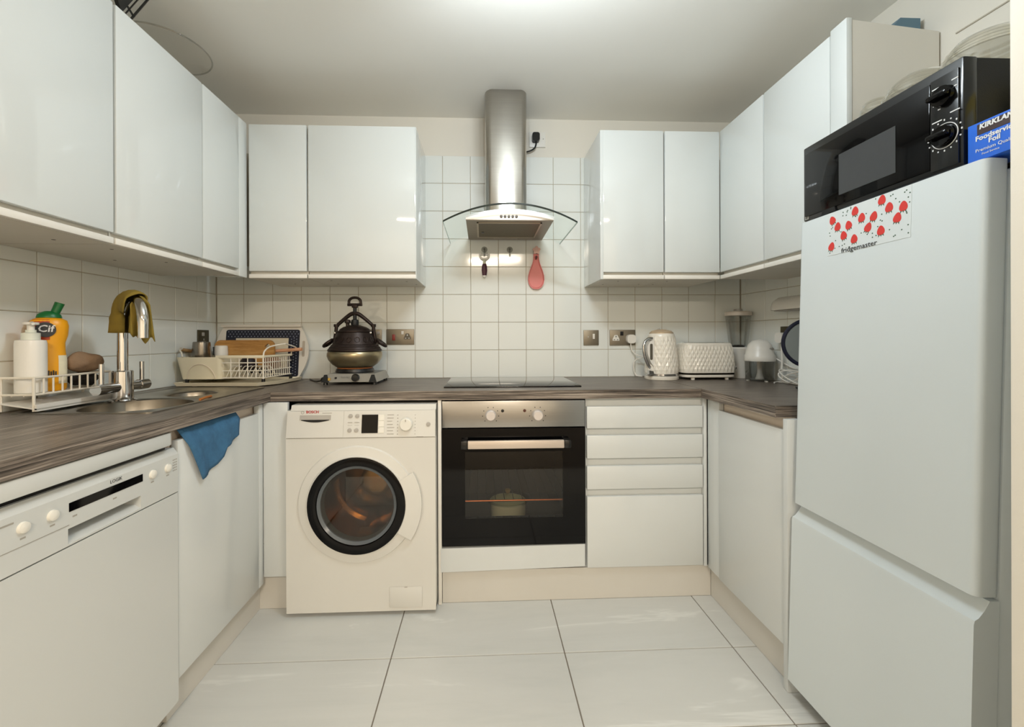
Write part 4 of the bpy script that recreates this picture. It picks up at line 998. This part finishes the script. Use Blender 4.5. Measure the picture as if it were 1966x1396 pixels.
# ------------------------------------------------------------------ kettle, toaster, blender, chopper
def facet(name, m, parent, secs, n, ctr, lift=.0035):
    """diamond-faceted wall: each ring is turned half a step"""
    bm = bmesh.new(); rows = []
    for k_, (z, fn) in enumerate(secs):
        rows.append([bm.verts.new(Vector((ctr[0], ctr[1], z)) + Vector((*fn(((i + .5 * (k_ % 2)) / n) % 1.0), 0))) for i in range(n)])
    m_ = len(rows)
    for k_ in range(m_ - 1):
        for i in range(n):
            # edge ring k_, the two corners of ring k_+1 or k_-1 that flank vertex i
            l, r = ((i - 1) % n, i) if k_ % 2 == 0 else (i, (i + 1) % n)
            if k_ + 2 < m_:
                bo, le, ri, to = rows[k_][i], rows[k_ + 1][l], rows[k_ + 1][r], rows[k_ + 2][i]
                ctr_ = (bo.co + le.co + ri.co + to.co) / 4; nn = (ri.co - le.co).cross(to.co - bo.co).normalized()
                out_ = ctr_ - Vector((ctr[0], ctr[1], ctr_.z))
                if nn.dot(out_) < 0: nn = -nn
                cv = bm.verts.new(ctr_ + nn * lift)
                for p, q in ((bo, ri), (ri, to), (to, le), (le, bo)): bm.faces.new((p, q, cv))
    for a in (rows[0], ):
        for i in range(n): bm.faces.new((a[i], a[(i + 1) % n], rows[1][i]))
    for i in range(n):
        l, r = (i, (i + 1) % n)
        bm.faces.new((rows[-1][l], rows[-1][r], rows[-2][r if m_ % 2 == 1 else r])) if (m_ - 1) % 2 == 1 else bm.faces.new((rows[-1][l], rows[-1][r], rows[-2][i]))
    bm.faces.new(rows[0][::-1]); bm.faces.new(rows[-1])
    bmesh.ops.recalc_face_normals(bm, faces=bm.faces)
    me = bpy.data.meshes.new(name); bm.to_mesh(me); bm.free()
    return link(name, me, m, parent, smooth=False)
kx, ky = 1.165, -.145
kw = mat('kettle_white', 'e8e4da', .22, var=.01)
t = thing('kettle', 'white faceted electric kettle with chrome handle, left of the toaster', 'kettle', (kx, ky, WT))
B().lathe([(.084, 0), (.086, .004), (.085, .018), (.080, .020), (.001, .020)], (kx, ky, WT + .0008), n=40).go('power_base', kw, t)
B().lathe([(.080, 0), (.083, .002), (.083, .010), (.080, .011)], (kx, ky, WT + .021), n=40).go('chrome_band', chrome, t)
circ = lambda r: (lambda u: (r * math.cos(2 * PI * u), r * math.sin(2 * PI * u)))
NS = 9; secs = [(WT + .032 + .195 * k_ / NS, circ(.0835 - .0165 * (k_ / NS) ** 1.4)) for k_ in range(NS + 1)]
bd = facet('body', kw, t, secs, 22, (kx, ky))
B().lathe([(.067, 0), (.064, .010), (.060, .014)], (kx, ky, WT + .227), n=36).go('collar', kw, t)
B().lathe([(.061, 0), (.061, .003), (.050, .014), (.02, .022), (.001, .023)], (kx, ky, WT + .241), n=32).go('lid', mat('lid_warm', 'cdb89c', .25, .3), t)
B().prism([(kx - .045, WT + .243), (kx - .012, WT + .268), (kx - .012, WT + .243)], 'Y', ky - .014, ky + .014).go('lid_tab', grey_plastic, t)
hp = bez([(kx - .060, ky - .03, WT + .215), (kx - .085, ky - .035, WT + .212), (kx - .108, ky - .04, WT + .185), (kx - .107, ky - .04, WT + .135), (kx - .088, ky - .036, WT + .085), (kx - .066, ky - .03, WT + .058)], 30)
B().tube(hp, .0085, 12).go('handle', chrome, t)
B().prism([(x, z) for x, z in ([(kx - .060, WT + .205), (kx - .082, WT + .200), (kx - .096, WT + .175), (kx - .095, WT + .135), (kx - .078, WT + .09), (kx - .060, WT + .066)])], 'Y', ky - .056, ky - .036).go('handle_plate', white_plastic, t)
B().prism(rrect(kx - .083, kx - .070, WT + .105, WT + .188, .006), 'Y', ky - .059, ky - .0555).go('water_gauge', mat('gauge_dark', '5e5a50', .25), t)
B().prism([(kx - .088, WT + .050), (kx - .066, WT + .046), (kx - .062, WT + .028), (kx - .086, WT + .022)], 'Y', ky - .058, ky - .030).go('switch_lever', chrome, t)
tx0, tx1, ty0, ty1 = 1.262, 1.538, -.215, -.055
t = thing('toaster', 'white faceted two slice toaster between kettle and blender', 'toaster', (1.40, -.135, WT))
def oval(w_, d_, p=.36):
    def f(u):
        a = 2 * PI * u; ca_, sa_ = math.cos(a), math.sin(a)
        return (w_ * math.copysign(abs(ca_) ** p, ca_), d_ * math.copysign(abs(sa_) ** p, sa_))
    return f
# even spacing around the plan outline
def even(fn, N=720):
    P = [Vector(fn(i / N)) for i in range(N + 1)]; L = [0]
    for a, b_ in zip(P, P[1:]): L.append(L[-1] + (b_ - a).length)
    def g_(u):
        d_ = (u % 1.0) * L[-1]; lo, hi = 0, N
        while hi - lo > 1:
            m_ = (lo + hi) // 2
            if L[m_] <= d_: lo = m_
            else: hi = m_
        f = (d_ - L[lo]) / max(1e-9, L[hi] - L[lo]); p = P[lo].lerp(P[hi], f); return (p.x, p.y)
    return g_
tc = (1.40, -.135)
NS = 7; secs = [(WT + .036 + .145 * k_ / NS, even(oval(.141 - .014 * (k_ / NS) ** 2.2, .080 - .008 * (k_ / NS) ** 2.2))) for k_ in range(NS + 1)]
facet('body', kw, t, secs, 40, tc)
ovr = lambda w_, d_, z: [Vector((tc[0], tc[1], z)) + Vector((*oval(w_, d_)(i / 64), 0)) for i in range(64)]
B().rings([ovr(.127, .072, WT + .181), ovr(.123, .068, WT + .189), ovr(.110, .058, WT + .192)]).go('top', kw, t)
for y in (-.16, -.11): B().box(1.31, 1.49, y - .012, y + .012, WT + .1915, WT + .1928).go('bread_slot', black_plastic, t)
B().rings([ovr(.138, .077, WT + .026), ovr(.140, .079, WT + .036)]).go('chrome_band', mat('toaster_band', '4a443a', .12, .9), t)
B().rings([ovr(.130, .070, WT + .010), ovr(.137, .077, WT + .014), ovr(.137, .077, WT + .026)]).go('base', kw, t)
for x in (1.31, 1.49):
    for y in (-.195, -.08): B().lathe([(.010, 0), (.010, .011)], (x, y, WT + .0003), n=12).go('foot', kw, t)
B().box(1.538, 1.556, -.155, -.125, WT + .06, WT + .072, .003).go('lever', chrome, t)
B().lathe([(.012, 0), (.010, .012)], (1.538, -.175, WT + .06), 'X', 14).go('browning_knob', chrome, t)
bx_, by_ = 1.618, -.088
t = thing('blender', 'white blender with tall clear jug in the right corner, behind the chopper', 'blender', (bx_, by_, WT))
B().lathe([(.060, 0), (.061, .004), (.050, .06), (.053, .13), (.058, .158), (.052, .166), (.001, .166)], (bx_, by_, WT + .0005), n=36).go('base', white_plastic, t)
B().lathe([(.030, 0), (.034, .006), (.02, .012), (.001, .012)], (bx_, by_, WT + .167), n=20).go('blade_collar', black_plastic, t)
B().lathe([(.044, .0), (.052, .05), (.064, .168)], (bx_, by_, WT + .17), n=32, cap=False).go('jug', frost, t, angle=60)
for k_ in range(4):
    a = k_ * PI / 2 + .3
    B().tube([(bx_ + .043 * math.cos(a), by_ + .043 * math.sin(a), WT + .175), (bx_ + .060 * math.cos(a), by_ + .060 * math.sin(a), WT + .32)], .003, 6).go('jug_rib', frost, t)
B().lathe([(.066, 0), (.0675, .004), (.066, .020), (.050, .024), (.001, .024)], (bx_, by_, WT + .338), n=32).go('lid', mat('blender_lid', 'cfc5ba', .4), t)
B().lathe([(.022, 0), (.021, .012), (.001, .013)], (bx_, by_, WT + .3625), n=20).go('lid_cap', grey_plastic, t)
qx, qy = 1.606, -.285
t = thing('mini_chopper', 'white domed mini chopper with clear bowl, standing beside the blender', 'chopper', (qx, qy, WT))
B().lathe([(.062, .006), (.064, .010), (.066, .100), (.063, .100), (.061, .012), (.001, .010)], (qx, qy, WT), n=36).go('bowl', frost, t, angle=60)
for k_ in range(3):
    a = -PI / 2 + k_ * 2 * PI / 3
    B().lathe([(.008, 0), (.008, .006)], (qx + .05 * math.cos(a), qy + .05 * math.sin(a), WT + .0003), n=10).go('foot', white_plastic, t)
B().lathe([(.020, .0), (.016, .01), (.011, .03), (.012, .06), (.010, .088)], (qx, qy, WT + .012), n=20).go('blade_spindle', white_plastic, t)
B().lathe([(.068, .101), (.070, .106), (.068, .128), (.063, .135), (.060, .158), (.051, .184), (.034, .202), (.012, .209), (.001, .210)], (qx, qy, WT), n=40).go('motor_dome', white_plastic, t, angle=50)
b = B()
for k_ in range(5): b.box(qx + .012 + .005 * k_, qx + .0145 + .005 * k_, qy - .0575, qy - .05, WT + .158, WT + .166 + .003 * (k_ % 2))
stuff(b.go('small_print', print_grey, t))
B().tube(bez([(qx + .062, qy - .03, WT + .115), (qx + .075, qy - .05, WT + .10), (qx + .088, qy - .10, WT + .075), (qx + .075, qy - .16, WT + .07), (qx + .06, qy - .20, WT + .055)], 26), .0034, 8).go('cord', white_plastic, t)
# coiled cords, plug and dark plate on the right wall
t = thing('cord_coil', 'tangle of coiled white cord on the worktop by the right wall', 'cord', (1.655, -.46, WT))
for q in range(5):
    pts = [(1.652 + .035 * math.cos(a + q) * (1 - .1 * q), -.45 - .02 * q + .075 * math.sin(a), WT + .034 + .030 * math.sin(a * 1.0 + q * 1.1)) for a in [2 * PI * i / 28 for i in range(28)]]
    B().tube(pts, .0032, 7, closed=True).go('loop', white_plastic, t)
B().tube([(1.648, -.475, WT + .0085), (1.66, -.455, WT + .0085)], .008, 8).go('tie', white_plastic, t)
B().tube(bez([(1.60, -.40, WT + .004), (1.64, -.37, WT + .004), (1.66, -.40, WT + .004), (1.66, -.52, WT + .004)], 16), .0032, 7).go('loose_end', white_plastic, t)
t = thing('wall_socket', 'dark socket plate on the right wall, half hidden by the fridge', 'socket', (xr(-.39), -.39, 1.12))
B().prism([(xr(-.315) - .001, -.315), (xr(-.465) - .001, -.465), (xr(-.465) - .009, -.465), (xr(-.315) - .009, -.315)], 'Z', 1.062, 1.148).go('face_plate', dark_plate, t)
B().box(xr(-.39) - .013, xr(-.39) - .007, -.40, -.385, 1.11, 1.135).go('switch', black_plastic, t)
t = thing('white_plug', 'white plug with hanging white lead, in the dark socket beside the fridge', 'plug', (1.69, -.35, 1.09))
B().prism([(y, z) for y, z in rrect(-.378, -.328, 1.068, 1.118, .016)], 'X', 1.653, 1.692).go('body', white_plastic, t)
B().tube(bez([(1.672, -.352, 1.07), (1.670, -.354, 1.03), (1.667, -.36, .98), (1.655, -.372, .93), (1.64, -.40, .90)], 20), .0042, 8).go('lead', white_plastic, t)
t = thing('roll_dispenser', 'white rounded plastic dispenser fixed on the right wall under the cabinet', 'dispenser', (xr(-.5), -.5, 1.22))
b = B(); pf = [(0, 1.226), (-.070, 1.226), (-.072, 1.245), (-.062, 1.272), (-.040, 1.288), (0, 1.294)]
b.rings([[(xr(y) - .001 + x * k_, y, 1.226 + (z - 1.226) * k_) for x, z in pf] for y, k_ in ((-.315, .72), (-.325, .92), (-.345, 1), (-.78, 1))])
b.go('cover', white_plastic, t, angle=50)
B().rings([[(xr(y) - .006, y, z), (xr(y) - .060, y, z), (xr(y) - .060, y, z + .004), (xr(y) - .006, y, z + .004)] for y, z in ((-.34, 1.221), (-.77, 1.221))]).go('lower_flap', grey_plastic, t)
t = thing('table_mirror', 'round grey glass disc in a dark blue rim, half hidden behind the fridge', 'mirror', (1.605, -.62, WT))
mc = Vector((1.605, -.62, 1.070)); R_ = .100
nrm = Vector((-.45, -.9, 0)).normalized(); tg = Vector((nrm.y, -nrm.x, 0)) * -1
cir = lambda r, h, n=48: [mc + tg * (r * math.cos(2 * PI * i / n)) + Vector((0, 0, r * math.sin(2 * PI * i / n))) + nrm * h for i in range(n)]
B().tube(cir(R_, 0), .008, 10, closed=True).go('rim', rim_blue, t)
B().rings([cir(R_ - .002, -.003), cir(R_ - .002, .003)]).go('glass_disc', mat('mirror_grey', '9aa09f', .12, .4), t)
B().cyl(mc - Vector((0, 0, R_ + .006)), (mc.x, mc.y, WT + .012), .006, n=10).go('stem', black_plastic, t)
B().lathe([(.055, 0), (.055, .006), (.02, .014), (.001, .014)], (mc.x, mc.y, WT + .0005), n=28).go('foot', black_plastic, t)

# ------------------------------------------------------------------ fridge-freezer (leaning back slightly on its front feet)
FXp = 1.160; fy0, fy1 = -1.566, -1.080
t = thing('fridge_freezer', 'white fridge-freezer with strawberry sticker, beside the worktop end', 'fridge', (FXp, -1.32, ZF))
zz = ZF
B().box(FXp + .055, FXp + .50, fy0 + .004, fy1 - .004, zz + .022, 1.432, .008).go('body', appliance_cool, t)
B().prism([(x, y) for x, y in rrect(FXp, FXp + .052, fy0, fy1, .013, 5)], 'Z', .586, 1.446).go('upper_door', appliance_cool, t)
sec = [(FXp + .05, .030), (FXp + .004, .030), (FXp - .002, .036), (FXp - .002, .532), (FXp + .000, .540), (FXp + .008, .545), (FXp + .020, .560), (FXp + .030, .578), (FXp + .05, .578)]
B().prism([(x, z) for x, z in sec], 'Y', fy0, fy1).go('lower_door', appliance_cool, t)
for x in (FXp + .09, FXp + .44):
    for y in (fy0 + .05, fy1 - .05): B().lathe([(.018, 0), (.018, .024)], (x, y, zz - (.014 if x > FXp + .2 else 0) * 0 + .0005 if x < FXp + .2 else zz + .012), n=12).go('foot', black_plastic, t)
B().box(FXp + .05, FXp + .09, fy0 + .01, fy1 - .01, zz + .010, zz + .03).go('kick_strip', black_plastic, t)
dxk = .041
st = B().box(FXp - .0008, FXp + .001, -1.423, -1.188, 1.325, 1.4455).go('sticker', sticker_m, t)
BER = [(-1.204, 1.423), (-1.222, 1.401), (-1.257, 1.396), (-1.242, 1.372), (-1.203, 1.350), (-1.276, 1.428), (-1.296, 1.405), (-1.330, 1.399), (-1.315, 1.375), (-1.275, 1.355), (-1.351, 1.433), (-1.370, 1.409), (-1.405, 1.401), (-1.391, 1.378), (-1.350, 1.358)]
for k_, (y, z) in enumerate(BER):
    r = random.uniform(-.5, .5)
    def rot(u, v): return (y + (u * math.cos(r) - v * math.sin(r)), z + (u * math.sin(r) + v * math.cos(r)))
    o_ = [rot(.0098 * math.sin(a) * (1 - .28 * math.cos(a)), .0122 * math.cos(a)) for a in [2 * PI * i / 20 for i in range(20)]]
    B().prism(o_, 'X', FXp - .0013, FXp - .0006).go('strawberry_print', strawberry_red, st)
    b = B()
    for q in (-1, 0, 1): b.prism([rot(q * .005 - .0018, -.0102), rot(q * .005 + .0018, -.0102), rot(q * .0072, -.0155)], 'X', FXp - .0014, FXp - .0007)
    b.go('leaf_print', leaf_green, st)
b = B(); rnd = random.Random(5)
for k_ in range(70):
    y, z = rnd.uniform(-1.420, -1.192), rnd.uniform(1.330, 1.442)
    if min((y - a) ** 2 + (z - c_) ** 2 for a, c_ in BER) < .0135 ** 2: continue
    b.prism([(y + .0017 * math.cos(q), z + .0017 * math.sin(q)) for q in (0, 1.05, 2.1, 3.14, 4.2, 5.24)], 'X', FXp - .0013, FXp - .0006)
stuff(b.go('dots', leaf_green, st))
text('brand_lettering', 'fridgemaster', .0185, (FXp - .0016, -1.236, 1.3215), 'right', print_black, t, 'LEFT', sx=1.12)
t.rotation_euler = (0, math.atan(.042 / 1.465), 0)

# ------------------------------------------------------------------ microwave, jars, boxes on the fridge
mx, my0, my1, mz0, mz1 = 1.216, -1.515, -1.077, 1.4485, 1.678
t = thing('microwave', 'black microwave with two dials, on top of the fridge-freezer', 'microwave', (mx + .15, -1.296, mz0))
B().box(mx + .03, mx + .33, my0 + .002, my1 - .002, mz0 + .008, mz1, .004).go('case', black_rough, t)
B().box(mx, mx + .032, my0, my1, mz0 + .004, mz1 + .001, .004).go('front_frame', mw_black, t)
dy0, dy1 = -1.452, my1 - .010
B().box(mx - .004, mx + .004, dy0, dy1, mz0 + .016, mz1 - .022, .002).go('door', black_gloss, t)
B().box(mx - .0052, mx - .003, -1.375, -1.213, mz0 + .042, mz1 - .075).go('door_window', mw_window, t)
B().box(mx - .0045, mx + .004, my0 + .006, dy0 - .002, mz0 + .010, mz1 - .020, .001).go('control_panel', mw_black, t)
B().prism([(-1.20, mz0 + .0045), (-1.150, mz0 + .0045), (-1.156, mz0 + .026), (-1.194, mz0 + .026)], 'X', mx - .003, mx + .001).go('door_button', black_plastic, t)
for z, nm in ((1.612, 'power_dial'), (1.527, 'timer_dial')):
    k_ = B().lathe([(.022, 0), (.021, -.010), (.001, -.011)], (mx - .0045, -1.483, z), 'X', 28).go(nm, black_gloss, t)
    bb = B().box(mx - .028, mx - .015, -1.504, -1.462, z - .006, z + .006, .004); bb.go('dial_grip', black_gloss, k_)
B().tube([(mx - .005, -1.483 + .026 * math.cos(a), 1.527 + .026 * math.sin(a)) for a in [2 * PI * i / 40 for i in range(40)]], .0009, 6, closed=True).go('timer_scale_ring', print_white, t)
b = B()
for k_ in range(16):
    a = 2 * PI * k_ / 16; L2 = .004 if k_ % 2 else .007
    y, z = -1.483 + .033 * math.cos(a), 1.527 + .033 * math.sin(a); b.box(mx - .0052, mx - .004, y - .0012, y + .0012, z - .0008, z + .0008 + L2 * .3)
for y, z, L2 in ((-1.458, 1.636, .014), (-1.458, 1.618, .010), (-1.497, 1.637, .012), (-1.499, 1.622, .008), (-1.460, 1.600, .005), (-1.470, 1.588, .005), (-1.458, 1.563, .020), (-1.494, 1.570, .018)):
    b.box(mx - .0052, mx - .004, y - L2, y, z, z + .0022)
stuff(b.go('panel_print', print_white, t))
b = B(); b.box(mx - .0008, mx + .001, -1.098, -1.084, mz0 + .008, mz0 + .020); b.go('badge', print_grey, t)
text('badge_lettering', 'es', .010, (mx - .0012, -1.0865, mz0 + .0085), 'right', print_black, t, 'LEFT')
for x in (mx + .06, mx + .28):
    for y in (my0 + .04, my1 - .04): B().lathe([(.012, 0), (.012, .012)], (x, y, mz0 - .003), n=10).go('foot', black_plastic, t)
def jar(x, y, r, h, label):
    z = mz1 + .0008
    t = thing('glass_jar', label, 'jar', (x, y, z), 'ribbed glass jars on the microwave')
    B().lathe([(r * .80, 0), (r * .95, .006), (r, .02), (r, h * .55), (r * .93, h * .62)], (x, y, z), n=36).go('jar_body', jar_glass, t, angle=60)
    for k_ in range(4):
        rr = r * (.97 - .10 * k_)
        B().tube([(x + rr * math.cos(a), y + rr * math.sin(a), z + h * (.62 + .10 * k_)) for a in [2 * PI * i / 36 for i in range(36)]], .0042, 6, closed=True).go('lid_rib', jar_glass, t)
    B().lathe([(r * .94, h * .60), (r * .90, h * .78), (r * .70, h * .95), (r * .3, h), (.001, h)], (x, y, z), n=36).go('lid', jar_glass, t, angle=60)
jar(1.385, -1.425, .080, .107, 'largest ribbed glass jar on the near end of the microwave')
jar(1.400, -1.255, .076, .120, 'middle ribbed glass jar on the microwave, behind the largest jar')
jar(1.405, -1.128, .045, .128, 'small glass jar on the far end of the microwave')
t = thing('foil_box', 'blue foil carton with white lettering, on the fridge beside the microwave', 'box', (1.25, -1.63, 1.452))
fx = 1.219
B().box(fx, fx + .075, -1.740, -1.520, 1.4505, 1.527, .001).go('carton', foil_blue, t)
B().box(fx - .0006, fx + .001, -1.70, -1.537, 1.5015, 1.5225).go('dark_band', foil_dark, t)
text('brand_lettering', 'KIRKLAND', .0135, (fx - .0009, -1.541, 1.5095), 'right', print_white, t, 'LEFT', bold=.0006, sx=1.0, shear=.1)
text('product_lettering', 'Foodservice', .0135, (fx - .0006, -1.534, 1.4875), 'right', print_white, t, 'LEFT', bold=.0004)
text('product_lettering', 'Foil', .0135, (fx - .0006, -1.556, 1.4765), 'right', print_white, t, 'LEFT', bold=.0004)
text('product_lettering', 'Premium Quality', .0095, (fx - .0006, -1.534, 1.4655), 'right', print_white, t, 'LEFT')
text('product_lettering', 'Food Service', .0055, (fx - .0006, -1.545, 1.4585), 'right', print_white, t, 'LEFT')
t = thing('yellow_carton', 'yellow carton behind the foil carton, a sliver seen by the doorway', 'box', (1.36, -1.62, 1.45))
B().box(1.315, 1.40, -1.70, -1.545, 1.4505, 1.640, .001).go('carton', yellow_box, t)
B().box(1.3144, 1.3155, -1.66, -1.56, 1.52, 1.60).go('label_panel', pale_label, t)

# ------------------------------------------------------------------ on top of the wall cabinets
ztc = DZ1 - .0065
t = thing('glass_cake_stand', 'round clear glass plate overhanging the top of the left wall cabinets', 'plate', (-1.0, -.68, ztc))
B().lathe([(.060, 0), (.060, .005), (.02, .012), (.018, .095), (.04, .106), (.001, .106)], (-1.035, -.68, ztc), n=28).go('foot', clear, t)
B().lathe([(.001, .107), (.135, .107), (.150, .111), (.152, .117), (.148, .117), (.134, .112), (.001, .112)], (-1.0, -.672, ztc), n=56).go('plate', glass('plate_glass', (.965, .96, .95), 1.0), t, angle=50)
B().tube([(-1.0 + .151 * math.cos(a), -.672 + .151 * math.sin(a), ztc + .115) for a in [2 * PI * i / 56 for i in range(56)]], .003, 6, closed=True).go('rim', frost, t)
t = thing('folding_rack', 'black plastic folding rack on top of the left wall cabinets, at the frame edge', 'rack', (-.93, -1.05, ztc))
def qd(y, z, w_, dx=.0): return None
dl = Vector((0, .051, .087)).normalized(); pp = Vector((0, dl.z, -dl.y))
P0 = Vector((-.905, -1.005, ztc + .004))
def bar(a, b_, r, nm): B().tube([P0 + dl * a[0] + pp * a[1], P0 + dl * b_[0] + pp * b_[1]], r, 4).go(nm, black_plastic, t)
bar((.0, .035), (.20, .035), .004, 'side_bar'); bar((.02, .016), (.20, .016), .0025, 'inner_bar')
q = [P0 + dl * a + pp * b_ for a, b_ in ((.03, .008), (.22, .008), (.22, -.14), (.12, -.14))]
B().rings([[p for p in q], [p + Vector((-.012, 0, 0)) for p in q]]).go('panel', black_rough, t)
bar((.07, .006), (.07, .037), .004, 'cross_bar')
B().box(-.93, -.895, -1.12, -.99, ztc + .0005, ztc + .004).go('base_bar', black_plastic, t)
t = thing('blue_clip_box', 'slate blue plastic box on top of the right wall cabinet', 'box', (1.66, -.94, ztc))
zb_ = 2.0935
B().box(1.632, 1.712, -.960, -.895, zb_, zb_ + .052, .002).go('lower_shell', print_black, t)
B().prism([(1.612, zb_ + .052), (1.716, zb_ + .052), (1.716, zb_ + .090), (1.645, zb_ + .090)], 'Y', -.966, -.89).go('lid', blue_box, t)
B().box(1.655, 1.690, -.9615, -.9595, zb_ + .034, zb_ + .050).go('label', white_plastic, t)
